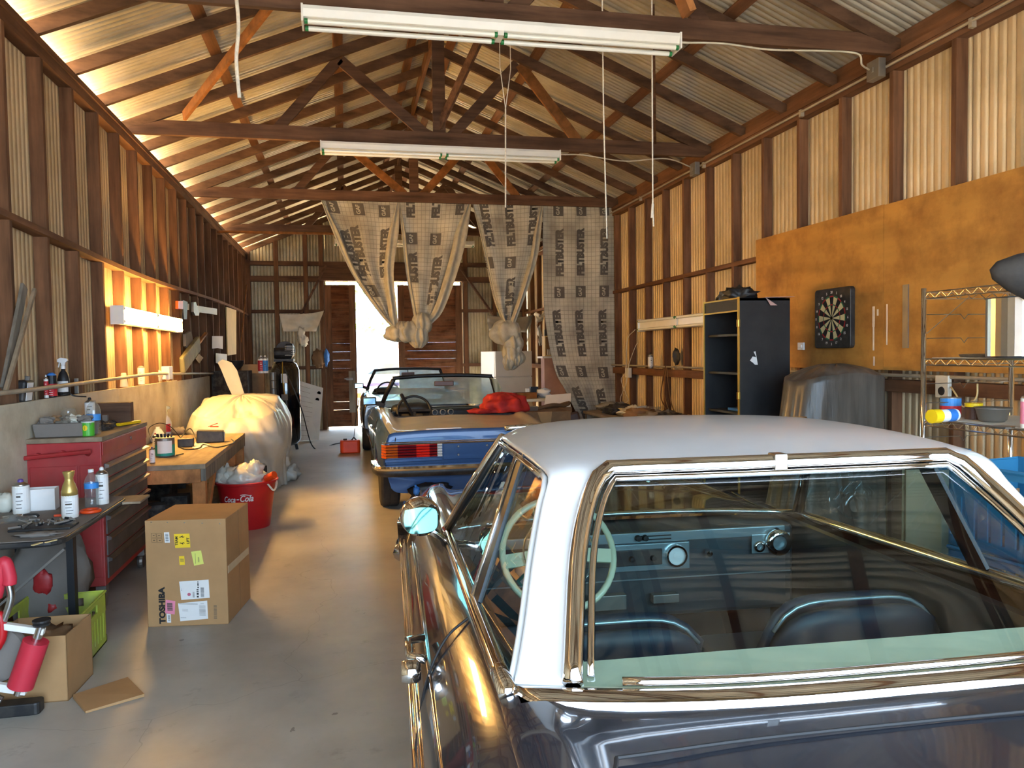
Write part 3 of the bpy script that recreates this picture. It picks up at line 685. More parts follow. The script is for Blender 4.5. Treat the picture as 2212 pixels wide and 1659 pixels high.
# ---------------- front coupe: frame = heading 3.13 deg right of the barn axis, origin at the camera's floor point
PH=math.radians(3.1285); HC=.978; OY=2.3
def Lc(x,y,z): return V((x,y-OY,z))
car=thing('coupe_car','charcoal vintage coupe with white hardtop and chrome trims, nearest the viewer','car',
   (HC*math.cos(PH)+OY*math.sin(PH),-HC*math.sin(PH)+OY*math.cos(PH),0),-PH)
def sec(y,zt,zs,hx,k=1.,tail=1.,zl=0):
    return (y,[(0,zt),(.35,zt-.002),(.62,zt-.006),(.70*k,zs+.004),(.765*k,zs),(.80*k,zs-.02),(.845*k,zs-.06),(.887*k,zs-.12),(.915*k,zs-.17),(.932*hx,.68),(.935*hx,.55),(.905*hx,.36),(.86*hx,.26),(.6*hx,.20),(0,.20)])
S=[(-.02,[(0,.66),(.35,.66),(.6,.66),(.68,.66),(.72,.65),(.75,.645),(.78,.64),(.80,.62),(.81,.60),(.82,.55),(.82,.5),(.8,.4),(.77,.34),(.55,.3),(0,.3)]),
   sec(.03,.80,.83,.95,.97),sec(.3,.855,.865,.985,.985),sec(.8,.892,.895,1.),sec(1.2,.915,.918,1.),sec(1.42,.925,.93,1.),sec(2.0,.905,.91,1.),sec(2.6,.885,.89,1.),sec(3.1,.865,.872,1.),sec(3.35,.865,.865,1.),
   sec(3.8,.85,.855,1.015,1.),sec(4.2,.83,.84,1.015,.99),sec(4.6,.79,.81,.99,.97),sec(4.85,.73,.76,.96,.94),
   (4.93,[(0,.60),(.35,.60),(.6,.60),(.68,.6),(.72,.60),(.75,.59),(.78,.58),(.80,.57),(.81,.55),(.82,.52),(.82,.48),(.8,.4),(.77,.34),(.55,.3),(0,.3)])]
b=loft(S,(0,-OY),[(.95-OY+OY,.34,.40),(3.95,.34,.40)],6,3,hole=lambda c:c.z>.80 and 1.44<c.y+OY<3.22 and abs(c.x)<.755)
b.build('body','charcoal_paint',car,auto=50)
for x in (-.78,.78):
    for y in (.95,3.95): wheel(car,x,y,.33,.19,(0,-OY),'chrome',1 if x>0 else -1)
# roof shell
KEY=[(0,2.80,1.342,.585,1.300,-.10),(.12,2.66,1.352,.603,1.310,-.04),(.3,2.45,1.356,.612,1.316,0),(.5,2.17,1.345,.612,1.318,0),(.62,1.96,1.322,.606,1.312,0),(.68,1.83,1.296,.60,1.296,.02),(.74,1.755,1.235,.625,1.235,.05),(.84,1.62,1.13,.668,1.125,.085),(.93,1.485,1.02,.71,1.015,.10),(1,1.385,.945,.745,.935,.115)]
def key(t):
    for i in range(len(KEY)-1):
        a,b_=KEY[i],KEY[i+1]
        if t<=b_[0]+1e-9:
            k=(t-a[0])/(b_[0]-a[0]); 
            p=KEY[max(i-1,0)]; q=KEY[min(i+2,len(KEY)-1)]; out=[]
            for j in range(1,6):
                m1=(b_[j]-p[j])/(b_[0]-p[0]) ; m2=(q[j]-a[j])/(q[0]-a[0]); h=b_[0]-a[0]
                out.append((2*k**3-3*k*k+1)*a[j]+(k**3-2*k*k+k)*h*m1+(-2*k**3+3*k*k)*b_[j]+(k**3-k*k)*h*m2)
            return out
    return list(KEY[-1][1:])
def RP(s,t,off=0.):
    y,zc,w,ze,ys=key(t); a=abs(s)
    drop=(zc-ze)*(.45*a*a+.55*a**7)+.03*max(0,a-.90)**1.5*12*(1 if t<.68 else max(0,1-(t-.68)*4))
    return Lc(w*s,y+ys*a**3-off*.5,zc-drop-off)
gw=lambda t:.452+.188*(max(0,(t-.68)/.32))**.62
rf=MB()
gs=lambda t:gw(t)/key(t)[2] if t>.68 else gw(.68)/.60
def rmap(a,t):
    g=gs(t)
    if a<.25: return RP(lerp(-1,-g,a/.25),t)
    if a>.75: return RP(lerp(g,1,(a-.75)/.25),t)
    return RP(lerp(-g,g,(a-.25)/.5),t)
rf.grid(rmap,56,75,skip=lambda a,t:t>.68 and .25<a<.75)
ro=rf.build('hardtop','cream_roof_paint',car,smooth=True)
q=ro.modifiers.new('s','SOLIDIFY'); q.thickness=.012; q.offset=0
MB().grid(lambda a,t:RP((2*a-1)*.96,.02+t*.64,.03),20,14).build('headliner','headliner',car,smooth=True)
MB().grid(lambda a,t:RP((2*a-1)*gw(.68+.32*t)/key(.68+.32*t)[2],.68+.32*t,-.001),24,16).build('rear_window','auto_glass',car,smooth=True)
def path(f,n): return [f(i/n) for i in range(n+1)]
up=V((0,-.012,.012))
tr=MB()
gl=path(lambda k:RP(-gw(1-.32*k)/key(1-.32*k)[2],1-.32*k)+up,16); gt=path(lambda k:RP(lerp(-1,1,k)*gw(.68)/.60,.68)+up,14); gr=[V((-p.x,p.y,p.z)) for p in gl][::-1]
tr.tube(gl[:-1]+gt+gr[1:],.021,10)
tr.build('rear_window_trim','chrome',car,smooth=True)
tr=MB(); ins=lambda P,d:[V((p.x*(1-d*.9),p.y-.004,p.z)) for p in P]
g2=path(lambda k:RP(-(gw(1-.32*k)-.034)/key(1-.32*k)[2],.99-.30*k)+up*.6,14); gt2=path(lambda k:RP(lerp(-1,1,k)*(gw(.69)-.034)/.60,.70)+up*.6,12)
tr.tube(g2[:-1]+gt2+[V((-p.x,p.y,p.z)) for p in g2][::-1][1:],.008,8); tr.build('rear_window_inner_trim','chrome',car,smooth=True)
tr=MB(); bp=path(lambda k:RP(lerp(-1,1,k),1.)+V((0,-.020,-.026)),30); tr.tube(bp,.032,12)
tr.tube([p+V((0,.016,.040)) for p in bp[4:-4]],.009,8); tr.build('rear_deck_trim','chrome',car,smooth=True)
a=RP(-gw(.68)/.6*.08,.68)+up
MB().box(a.x+.0,a.x+.035,a.y-.022,a.y+.02,a.z-.024,a.z+.023).build('trim_joint','steel',car,bevel=.004)
# drip rail, side glass
for s in (-1,1):
    dr_=path(lambda k:RP(s,.03+.62*k)+V((s*.006,0,-.012)),20)
    side=path(lambda k:RP(s,.65+.35*k)+V((s*.004,.02,-.006)),12)
    MB().tube(dr_,.009,8).build('drip_rail','chrome',car,smooth=True)
    MB().tube(side,.008,8).build('pillar_lip','cream_roof_paint' if s<0 else 'chrome',car,smooth=True)
    sill=lambda y:Lc(s*(.765-.004),y,.932-(y-1.46)*.036)
    MB().tube([sill(1.46+1.68*k/14)+V((s*.004,0,.004)) for k in range(15)],.020,10).build('window_sill_trim','chrome',car,smooth=True)
    dt,db=Lc(s*.612,2.16,1.30),Lc(s*.757,2.06,.925)          # divider
    MB().beam(dt,db,.012,.075,(0,1,0)).build('window_divider','black_metal',car)
    MB().tube([dt+V((s*.008,.04,0)),db+V((s*.008,.04,0))],.008,8).build('divider_trim','chrome',car,smooth=True)
    at_,ab=Lc(s*.585,2.72,1.295),Lc(s*.76,3.13,.885)
    MB().tube([at_,at_.lerp(ab,.5)+V((s*.01,.0,0)),ab],.016,8).build('windscreen_pillar','chrome',car,smooth=True)
    MB().tube([at_+V((0,-.03,-.012)),ab+V((0,-.04,0))],.013,8).build('window_seal','black_metal',car,smooth=True)
    top=[RP(s,.08+.45*k/8)+V((-s*.006,0,-.02)) for k in range(9)]
    g=MB()
    pt=[at_+V((0,-.04,-.01))]+[p for p in top if p.y>2.2-OY]+[dt+V((0,.05,0))]
    bt=[V((s*.757,p.y,.925-(p.y+OY-2.06)*.036)) for p in pt]; bt[0]=ab+V((0,-.05,.0))
    n=len(pt); 
    for i in range(n): bt[i]=(ab+V((0,-.05,0))).lerp(db+V((0,.05,0)),i/(n-1))
    g.add(pt+bt,[(i,i+1,n+i+1,n+i) for i in range(n-1)]); g.build('door_window','auto_glass',car)
    pr_=[dt+V((0,-.05,0))]+[RP(s,t_)+V((-s*.004,.012,-.012)) for t_ in (.56,.62,.68,.74,.8,.86,.92,1.)]
    c_=db+V((0,-.05,0)); g=MB().add(pr_+[c_],[(i,i+1,len(pr_)) for i in range(len(pr_)-1)]); g.build('quarter_window','auto_glass',car)
    MB().tube([RP(s,.05)+V((0,0,-.02))]+[RP(s,t_)+V((-s*.004,.016,-.018)) for t_ in (.2,.4,.56,.62,.68,.74,.8,.86,.92,1.)],.006,6).build('window_frame','black_metal',car,smooth=True)
    # body mouldings
    MB().tube(spline([Lc(s*.925,y,z) for y,z in ((.1,.70),(.8,.715),(1.8,.715),(2.9,.70),(3.9,.69),(4.7,.66))],6),.007,8).tube(spline([Lc(s*.936,y,z) for y,z in ((.1,.62),(.8,.64),(1.8,.645),(2.9,.635),(3.9,.62),(4.7,.60))],6),.011,8).build('side_moulding','chrome',car,smooth=True)
    MB().tube(spline([Lc(s*.893,y,z) for y,z in ((.3,.755),(1.0,.80),(1.9,.785),(2.9,.763),(3.5,.745))],6),.0055,8).build('shoulder_trim','chrome',car,smooth=True)
    # door gap lines
    MB().tube(spline([Lc(s*.79,1.99,.905),Lc(s*.845,1.97,.868),Lc(s*.888,1.95,.80),Lc(s*.917,1.88,.735),Lc(s*.938,1.80,.60),Lc(s*.915,1.78,.36)],5),.0035,6).build('door_gap','ink',car)
    
    hd=MB(); hd.lathe([(.001,-.03),(.026,-.028),(.03,-.01),(.03,.01),(.022,.02),(.001,.022)],Lc(s*.935,1.97,.785),16,'x'); hd.tube([Lc(s*.90,2.0,.80),Lc(s*.94,2.02,.805),Lc(s*.945,2.13,.805),Lc(s*.90,2.16,.80)],.012,8)
    hd.build('door_handle','chrome',car,smooth=True)
# windscreen
wsf=lambda a,t:Lc(lerp(.575,.735,t)*(2*a-1),lerp(2.81,3.24,t)-(.10*(1-t)+.14*t)*abs(2*a-1)**2.5,lerp(1.325,.885,t))
MB().grid(wsf,16,8).build('windscreen','auto_glass_clear',car,smooth=True)
MB().tube([wsf(k/12,1)+V((0,.01,0)) for k in range(13)],.012,8).tube([wsf(k/12,0)+V((0,.01,0)) for k in range(13)],.010,8).build('windscreen_trim','chrome',car,smooth=True)
# interior
MB().box(-.74,.74,1.30-OY,3.3-OY,.24,.27).build('cabin_floor','trim_dark',car)
for s in (-1,1): MB().box(min(s*.70,s*.735),max(s*.70,s*.735),1.3-OY,3.25-OY,.27,.86).build('door_card','trim_dark',car)
MB().add([Lc(x,y,z) for x,y,z in ((-.7,1.41,.915),(.7,1.41,.915),(.7,1.62,.915),(-.7,1.62,.915))],[(0,1,2,3)]).build('parcel_shelf','shelf_beige',car,solid=.01)
def seat(name,x,y,w,zt,th,rake,cush,zc=.52,lean_=.18,m='seat_blue'):
    sb=MB(); P=[]
    n=14
    def f(a,t):   # back
        u_=2*a-1; e=1-abs(u_)**4*.35
        z=lerp(zc-.08,zt,t)*1; zz=lerp(zc-.08,zc-.08+(zt-zc+.08)*(1-.22*abs(u_)**5),t)
        return Lc(x+w*.5*u_*(1-.06*t),y-lean_*t,zz)
    fr=[[f(i/n,j/8) for j in range(9)] for i in range(n+1)]
    sb.grid(lambda a,t:f(a,t)+V((0,th/2*(1-abs(2*a-1)**6)*(1-t**8*.6),0)),n,8); sb.grid(lambda a,t:f(1-a,t)+V((0,-th/2*(1-abs(2*a-1)**6)*(1-t**8*.6),0)),n,8)
    o=sb.build(name,m,car,smooth=True); o.modifiers.new('s','SOLIDIFY').thickness=.03
    MB().tube([f(i/n,1)+V((0,0,.012)) for i in range(n+1)],.006,6).build('piping','dash_metal',o,smooth=True)
    MB().rbox(x-w/2,x+w/2,y-OY,y+cush-OY,.27,zc,.06).build('seat_cushion',m,o,bevel=.03)
    return o
seat('front_seat',-.36,2.32,.56,.80,.12,0,.45); seat('front_seat',.40,2.32,.56,.82,.12,0,.45)
seat('rear_seat',-.02,1.78,1.25,.86,.14,0,.28)
# dash
dash=MB(); dash.rbox(-.70,.70,3.02-OY,3.30-OY,.50,.855,.05); d=dash.build('dashboard','dash_dark',car,bevel=.02)
MB().box(-.66,.64,3.005-OY,3.02-OY,.815,.855).build('dash_strip','dash_metal',d,bevel=.003)
MB().box(-.10,.22,3.0-OY,3.02-OY,.70,.81).build('console_panel','dash_metal',d,bevel=.003)
MB().box(-.30,.10,2.99-OY,3.0-OY,.725,.79).build('radio','black_plastic',d,bevel=.003)
m=MB().lathe([(.001,-.004),(.012,-.004),(.012,-.002),(.04,-.002),(.046,0)],Lc(.16,2.998,.757),24,'y'); m.build('clock','white_ink',d)
MB().lathe([(.036,-.012),(.044,-.012),(.046,.004)],Lc(.16,2.994,.757),24,'y',cap=False).build('clock_rim','chrome',d)
for x in (-.11,-.03,.06): MB().lathe([(.001,-.02),(.010,-.018),(.012,0)],Lc(x,2.99,.755),12,'y').build('radio_knob','ink',d)
for x in (.02,.05,.62): MB().lathe([(.001,-.02),(.011,-.018),(.013,0)],Lc(x-.02,3.0,.836),12,'y').build('dash_knob','ink',d)
MB().tube([Lc(.01,2.998,.842),Lc(.14,2.998,.842)],.0025,6).build('heater_slot','ink',d); MB().tube([Lc(.01,2.998,.828),Lc(.14,2.998,.828)],.0025,6).build('heater_slot','ink',d)
MB().lathe([(.030,-.02),(.052,-.02),(.056,.0),(.05,.01)],Lc(.60,2.99,.79),26,'y',cap=False).build('air_vent','chrome',d,smooth=True)
MB().lathe([(.014,-.01),(.022,-.01),(.024,.0)],Lc(.52,2.995,.775),18,'y',cap=False).build('ignition_ring','chrome',d,smooth=True)
MB().box(.49,.66,2.998-OY,3.004-OY,.745,.825).build('vent_plate','dash_metal',d,bevel=.003)
MB().lathe([(.001,-.02),(.012,-.018),(.016,0)],Lc(.30,3.0,.76),14,'y').build('glovebox_knob','chrome',d)
MB().box(-.68,.66,2.995-OY,3.0-OY,.665,.67).build('dash_ledge','dash_metal',d)
MB().box(-.22,-.06,2.96-OY,3.0-OY,.56,.62).box(.05,.16,2.96-OY,3.0-OY,.575,.61).build('under_dash_panel','dull_steel',d,bevel=.003)
# steering wheel (ivory)
st=MB(); C=Lc(-.385,2.74,.86); ax=V((0,-.86,.5)).normalized(); ux=V((1,0,0)); uy=ax.cross(ux).normalized()
ring=[C+ux*.205*math.cos(t)+uy*.205*math.sin(t) for t in [2*PI*k/40 for k in range(40)]]
st.tube(ring,.0125,8,True); so_=st.build('steering_wheel','ivory',car,smooth=True)
MB().tube([C+ux*.13*math.cos(t)+uy*.13*math.sin(t)+ax*.015 for t in [2*PI*k/32 for k in range(32)]],.004,6,True).build('horn_ring','chrome',so_,smooth=True)
sp=MB(); 
for s in (-1,1): sp.beam(C,C+ux*.2*s-uy*.02,.05,.014,ax)
sp.build('spoke','ivory',so_); MB().tube([C-ax*.3,C-ax*.02],.035,12).tube([C-ax*.03,C+ax*.03],.05,18).build('column','ivory',so_,smooth=False)
# interior mirror & side mirrors
im=MB().rbox(-.10,.10,2.66-OY,2.68-OY,1.19,1.245,.009); im.build('interior_mirror','black_plastic',car,bevel=.008)
MB().tube([Lc(0,2.68,1.22),Lc(0,2.78,1.31)],.006,6).build('mirror_stalk','chrome',car)
for s in (-1,):
    c_=Lc(-.878,2.80,1.005)
    mh=MB(); prof=[(.001,.135),(.03,.128),(.055,.10),(.070,.06),(.074,.02),(.070,-.01),(.064,-.022)]
    mh.lathe(prof,c_,26,'y'); 
    for i in range(len(mh.v)): mh.v[i]=V((c_.x+(mh.v[i].x-c_.x)*1.0,mh.v[i].y,c_.z+(mh.v[i].z-c_.z)*.96))
    o=mh.build('side_mirror','chrome',car,smooth=True)
    gm=MB(); P=[(-.055,.040),(.0,.048),(.052,.040),(.060,.0),(.050,-.034),(.0,-.046),(-.045,-.040),(-.060,-.0)]
    P2=[(p.x,p.z) for p in spline([V((a_,0,b_)) for a_,b_ in P+[P[0]]],4)][:-1]
    gm.add([(c_.x+a_,c_.y-.025,c_.z-.008+b_) for a_,b_ in P2],[tuple(range(len(P2)))]); gm.build('mirror_glass','mirror_glass',o)
    MB().tube([c_+V((.03,.05,-.05)),c_+V((.08,.10,-.10)),c_+V((.10,.12,-.125))],[.02,.014,.022],10).build('mirror_foot','chrome',o,smooth=True)
# boot lid gap and creases
MB().tube(spline([Lc(x,y,z) for x,y,z in ((-.62,1.22,.920),(-.655,1.1,.914),(-.665,.8,.899),(-.66,.4,.872),(-.64,.1,.815))],6),.004,6).build('boot_gap','ink',car)
MB().tube(spline([Lc(x,y,z) for x,y,z in ((-.62,1.22,.920),(-.3,1.235,.922),(.3,1.235,.922),(.62,1.22,.920))],6),.0035,6).build('boot_gap','ink',car)
MB().tube(spline([Lc(x,y,z) for x,y,z in ((.62,1.22,.920),(.655,1.1,.914),(.665,.8,.899),(.66,.4,.872),(.64,.1,.815))],6),.004,6).build('boot_gap','ink',car)
for s in (-1,1): MB().rbox(s*.6-.14,s*.6+.14,-.05-OY,.0-OY,.55,.64,.02).build('tail_lamp','lamp_red',car,bevel=.01)
MB().tube(spline([Lc(x,y,.42) for x,y in ((-.93,.35),(-.90,-.02),(-.6,-.10),(.6,-.10),(.90,-.02),(.93,.35))],6),.05,10).build('rear_bumper','chrome',car,smooth=True)
MB().tube(spline([Lc(x,y,.42) for x,y in ((-.93,4.6),(-.88,4.95),(-.6,5.02),(.6,5.02),(.88,4.95),(.93,4.6))],6),.05,10).build('front_bumper','chrome',car,smooth=True)
# ---------------- roadsters
def roadster(label,loc,rz,body,deck,full=True):
    c=thing('roadster_car',label,'car',loc,rz)
    def sc(y,zt,zf,hx=1.,zs=.62,zl=0):
        return (y,[(0,zt),(.4,zt-.004),(.62,zt-.012),(.70*hx,zf-.004),(.77*hx,zf),(.825*hx,zf-.03),(.87*hx,zf-.11),(.893*hx,.70),(.895*hx,zs),(.885*hx,.45+zl*.4),(.85*hx,.30+zl),(.65*hx,.23+zl),(0,.23+zl*.6)])
    S=[(.09,[(0,.44),(.4,.44),(.62,.44),(.70,.44),(.75,.44),(.78,.44),(.80,.44),(.81,.43),(.81,.42),(.80,.38),(.76,.30),(.6,.27),(0,.27)]),
       (.10,[(0,.835),(.4,.832),(.62,.825),(.70,.82),(.755,.815),(.80,.80),(.82,.76),(.835,.70),(.84,.60),(.83,.49),(.76,.40),(.55,.34),(0,.31)]),
       sc(.17,.855,.845,.965,zl=.13),sc(.5,.875,.872,.985,zl=.10),sc(.95,.89,.905,1.),sc(1.35,.90,.925,1.),sc(2.0,.905,.93,1.),sc(2.7,.91,.925,1.),sc(3.3,.88,.90,1.),sc(3.9,.82,.85,.99),sc(4.25,.75,.78,.96),
       (4.38,[(0,.6),(.4,.6),(.62,.6),(.70,.6),(.75,.6),(.78,.59),(.80,.57),(.81,.55),(.81,.5),(.80,.42),(.76,.34),(.6,.3),(0,.3)])]
    hole=lambda q:q.z>.82 and 1.42<q.y<2.66 and abs(q.x)<.66
    m=loft(S,(0,0),[(.93,.31,.37),(3.4,.31,.37)],6,3,hole)
    # deck panels that face up carry the dust
    for i,f in enumerate(m.f):
        if len(f)>4: continue
        a_,b_,d_=m.v[f[0]],m.v[f[1]],m.v[f[2]]; nn=(b_-a_).cross(d_-a_); nn.normalize()
        ctr=(a_+d_)/2
        if abs(nn.z)>.86 and ctr.z>.8: m.m[i]=1
    m.build('body',[body,deck],c,auto=45)
    for x in (-.76,.76):
        for y in (.93,3.4): wheel(c,x,y,.315,.205,hub='dull_steel',side=1 if x>0 else -1)
    MB().box(-.66,.66,1.36,2.75,.26,.30).build('cabin_floor','black_vinyl',c)
    MB().add([(-.66,1.40,.90),(.66,1.40,.90),(.66,1.50,.30),(-.66,1.50,.30)],[(0,1,2,3)]).build('rear_bulkhead','black_vinyl',c,solid=.02)
    for s in (-1,1): MB().box(min(s*.665,s*.69),max(s*.665,s*.69),1.4,2.7,.3,.90).build('door_card','black_vinyl',c)
    # dashboard
    d=MB(); d.rbox(-.66,.66,2.42,2.75,.55,.90,.04).build('dashboard','black_vinyl',c,bevel=.03)
    d=[o for o in c.children if o.name.startswith('dashboard')][0]
    pd=MB(); pd.blob((-.38,2.52,.90),(.26,.14,.085),.0,1,0,0,24,12,.7); pd.build('instrument_hood','black_vinyl',d,smooth=True)
    MB().box(-.60,-.16,2.395,2.42,.78,.88).build('instrument_panel','ink',d,bevel=.01)
    for x,z,r in ((-.10,.86,.038),(-.0,.86,.038),(.10,.86,.038),(.56,.85,.042),(-.61,.85,.038)):
        MB().lathe([(r*.75,-.012),(r,-.014),(r*1.05,.005)],(x,2.41,z),18,'y',cap=False).build('air_vent','dull_steel',d,smooth=True)
    MB().box(-.12,.64,2.405,2.418,.785,.80).build('dash_trim','chrome',d)
    for r_,x in ((.05,-.47),(.05,-.30)): MB().lathe([(r_,-.004),(r_*.9,-.004),(.001,.0)],(x,2.395,.83),18,'y').build('gauge','grey_ink',d)
    # steering wheel
    C=V((-.38,2.12,.90)); ax=V((0,-.9,.43)).normalized(); ux=V((1,0,0)); uy=ax.cross(ux)
    sw=MB().tube([C+ux*.2*math.cos(t)+uy*.2*math.sin(t) for t in [2*PI*k/32 for k in range(32)]],.016,8,True).build('steering_wheel','black_vinyl',c,smooth=True)
    MB().beam(C-ux*.19,C+ux*.19,.03,.07,ax).beam(C,C-uy*.19,.03,.05,ax).tube([C-ax*.3,C],.03,10).build('steering_spokes','black_vinyl',sw)
    # windscreen
    T=[(-.60,2.33,1.30),(-.3,2.38,1.318),(0,2.40,1.322),(.3,2.38,1.318),(.60,2.33,1.30)]; Bt=[(-.755,2.66,.925),(-.4,2.80,.93),(0,2.84,.93),(.4,2.80,.93),(.755,2.66,.925)]
    Ts,Bs=spline(T,4),spline(Bt,4)
    MB().add(Ts+Bs,[(i,i+1,len(Ts)+i+1,len(Ts)+i) for i in range(len(Ts)-1)]).build('windscreen','dusty_glass',c,smooth=True)
    fr=MB().tube([Bs[0],Bs[0].lerp(Ts[0],.5)+V((-.01,0,0)),Ts[0]+V((-.01,0,-.02))],.028,8).tube([Ts[0]+V((-.02,0,0))]+Ts+[Ts[-1]+V((.02,0,0))],.024,8).tube([Ts[-1]+V((.01,0,-.02)),Bs[-1].lerp(Ts[-1],.5)+V((.01,0,0)),Bs[-1]],.028,8)
    fr.build('windscreen_frame','black_metal',c,smooth=True)
    MB().rbox(-.12,.12,2.22,2.245,1.195,1.255,.01).build('interior_mirror','leather_brown',c,bevel=.008); MB().tube([(0,2.24,1.25),(0,2.36,1.31)],.006,6).build('mirror_stalk','black_metal',c)
    for s in (-1,1):
        mo=MB().rbox(s*.90-.085,s*.90+.085,2.50,2.57,.965,1.065,.02).build('side_mirror','black_plastic',c,bevel=.012)
        MB().box(s*.90-.07,s*.90+.07,2.492,2.499,.98,1.05).build('mirror_glass','mirror_blue',mo); MB().beam((s*.82,2.53,.99),(s*.72,2.56,.95),.06,.05).build('mirror_foot','black_plastic',mo)
    for x in (-.36,.36):
        so=MB().rbox(x-.25,x+.25,1.60,2.05,.30,.50,.05).build('seat','black_vinyl',c,bevel=.03)
        MB().add([(x-.24,1.62,.45),(x+.24,1.62,.45),(x+.21,1.50,.86),(x-.21,1.50,.86)],[(0,1,2,3)]).build('backrest','black_vinyl',so,solid=.1,bevel=.03)
    if not full: return c
    MB().add([(.66,2.52,1.0),(.755,2.64,.925),(.745,1.75,.925),(.67,1.85,1.02),(.60,2.33,1.285)],[(0,1,2,3,4)]).v
    MB().add([(.745,2.62,.93),(.745,1.85,.93),(.62,2.02,1.27),(.60,2.30,1.285)],[(0,1,2,3)]).build('door_window','dusty_glass',c)
    # tail
    m=MB(); m.box(-.86,.86,.07,.10,.755,.765).box(-.80,.80,.055,.09,.735,.752); m.build('tail_trim','chrome',c,bevel=.004)
    for s in (-1,1):
        def X(a): return s*a
        t=MB()
        for k in range(5):
            z=.612+k*.026
            for mi,(a,b_) in enumerate(((.30,.345),(.345,.42),(.42,.545),(.545,.72),(.72,.83))):
                t.mi=(3,1,2,1,0)[mi]; x0,x1=sorted((X(a),X(b_)))
                t.prism([(.085,z),(.055,z+.004),(.048,z+.012),(.055,z+.021),(.085,z+.025)],x0,x1,'x')
            t.mi=0; x0,x1=sorted((X(.83),X(.862)))
            ya,yb=.055,.16
            t.add([(X(.83),.052,z),(X(.868),.15,z),(X(.868),.15,z+.022),(X(.83),.052,z+.022),(X(.80),.1,z),(X(.80),.2,z),(X(.80),.2,z+.022),(X(.80),.1,z+.022)],[(0,1,2,3),(4,5,1,0),(3,2,6,7)])
        lm=t.build('tail_lamp',['amber','lamp_red','lamp_bright','white_ink'],c)
        x0,x1=sorted((X(.30),X(.84))); MB().box(x0,x1,.06,.09,.575,.605).build('lamp_base',body,lm,bevel=.003)
    MB().box(-.285,.285,.088,.10,.575,.735).build('plate_recess','blue_paint',c,bevel=.004)
    for x in (-.14,.14):
        for z in (.62,.70): MB().lathe([(.001,-.012),(.009,-.010),(.012,0)],(x,.086,z),12,'y').build('plate_stud','dull_steel',c)
    bm=MB(); P=spline([(-.935,.45,.50),(-.925,.18,.50),(-.86,.0,.50),(-.6,-.05,.50),(0,-.065,.50),(.6,-.05,.50),(.86,.0,.50),(.925,.18,.50),(.935,.45,.50)],6)
    def strip(P,prof,m_,nm):
        mm=MB(); n=len(prof); vs=[]
        for i,p in enumerate(P):
            d=(P[min(i+1,len(P)-1)]-P[max(i-1,0)]).normalized(); nr=V((d.y,-d.x,0))
            for a,z in prof: vs.append(p+nr*a+V((0,0,z)))
        mm.add(vs,[(i*n+j,i*n+(j+1)%n,(i+1)*n+(j+1)%n,(i+1)*n+j) for i in range(len(P)-1) for j in range(n)]); return mm.build(nm,m_,c,auto=40)
    strip(P,[(-.03,-.045),(.0,-.05),(.02,-.03),(.026,-.005),(.02,.012),(-.03,.02)],'black_plastic','bumper')
    strip(P,[(-.02,.012),(.022,.010),(.03,.03),(.022,.05),(-.03,.055)],'chrome','bumper_trim')
    MB().tube([(-.5,-.0,.24),(-.5,.3,.25)],.03,10).build('exhaust_pipe','dull_steel',c)
    hb=MB().blob((-.42,.02,.29),(.20,.05,.085),.15,3,0,0,22,12,.8,3).build('tow_bracket','black_metal',c,smooth=True)
    MB().blob((-.56,-.04,.315),(.03,.02,.04),.2,4).tube([(-.56,-.03,.33),(-.57,-.04,.37)],.012,6).build('blue_ribbon','blue_clear',hb,smooth=True)
    for x in (-.52,-.40,-.31): MB().tube([(x,-.04,.25),(x,-.04,.32)],.010,6).build('bracket_bolt','dull_steel',hb)
    MB().tube([(-.72,.18,.845),(-.715,.9,.893),(-.70,1.3,.906)],.004,6).tube([(-.72,.18,.845),(-.735,.095,.80),(-.74,.085,.77)],.004,6).build('boot_gap','ink',c)
    MB().tube([(.72,.18,.845),(.715,.9,.893),(.70,1.3,.906)],.004,6).build('boot_gap','ink',c)
    MB().tube([(-.905,1.35,.56),(-.905,2.9,.56)],.012,8).build('side_strip','chrome',c)
    MB().tube(spline([(-.84,1.42,.90),(-.895,1.42,.72),(-.90,1.42,.35)],5),.0035,6).build('door_gap','ink',c)
    MB().rbox(-.93,-.90,1.52,1.66,.775,.80,.01).build('door_handle','chrome',c,bevel=.004)
    MB().box(-.906,-.90,.28,.46,.50,.57).build('side_marker','lamp_red',c)
    return c
blue=roadster('dusty blue open roadster with ribbed tail lamps, in the middle of the floor',(1.185,7.30,0),0,'blue_paint','dusty_deck_paint')
dark=roadster('dark roadster parked just beyond the blue roadster, before the open barn doors',(1.10,12.3,0),math.radians(-1),'dark_paint','dark_paint',False)
# things on the blue roadster
o=MB(); o.blob((1.80,8.78,.985),(.27,.22,.14),.13,2.0,9,.09,48,28,.9,4,zmin=.915)
o.blob((1.52,8.68,.93),(.16,.08,.035),.3,4,3,.2,24,12,1,2,zmin=.910)
tag(o.build('red_garment','red_cloth',smooth=True),'crumpled red garment piled on the rear deck of the blue roadster','clothing')
a,b_=V((.63,9.12,1.13)),V((.80,9.22,.80))
tag(MB().beam(a,a.lerp(b_,.7),.035,.03).tube([a.lerp(b_,.65),b_],.014,8).build('steering_lock','black_plastic',bevel=.004),'black steering lock bar propped on the roadster steering wheel','lock')
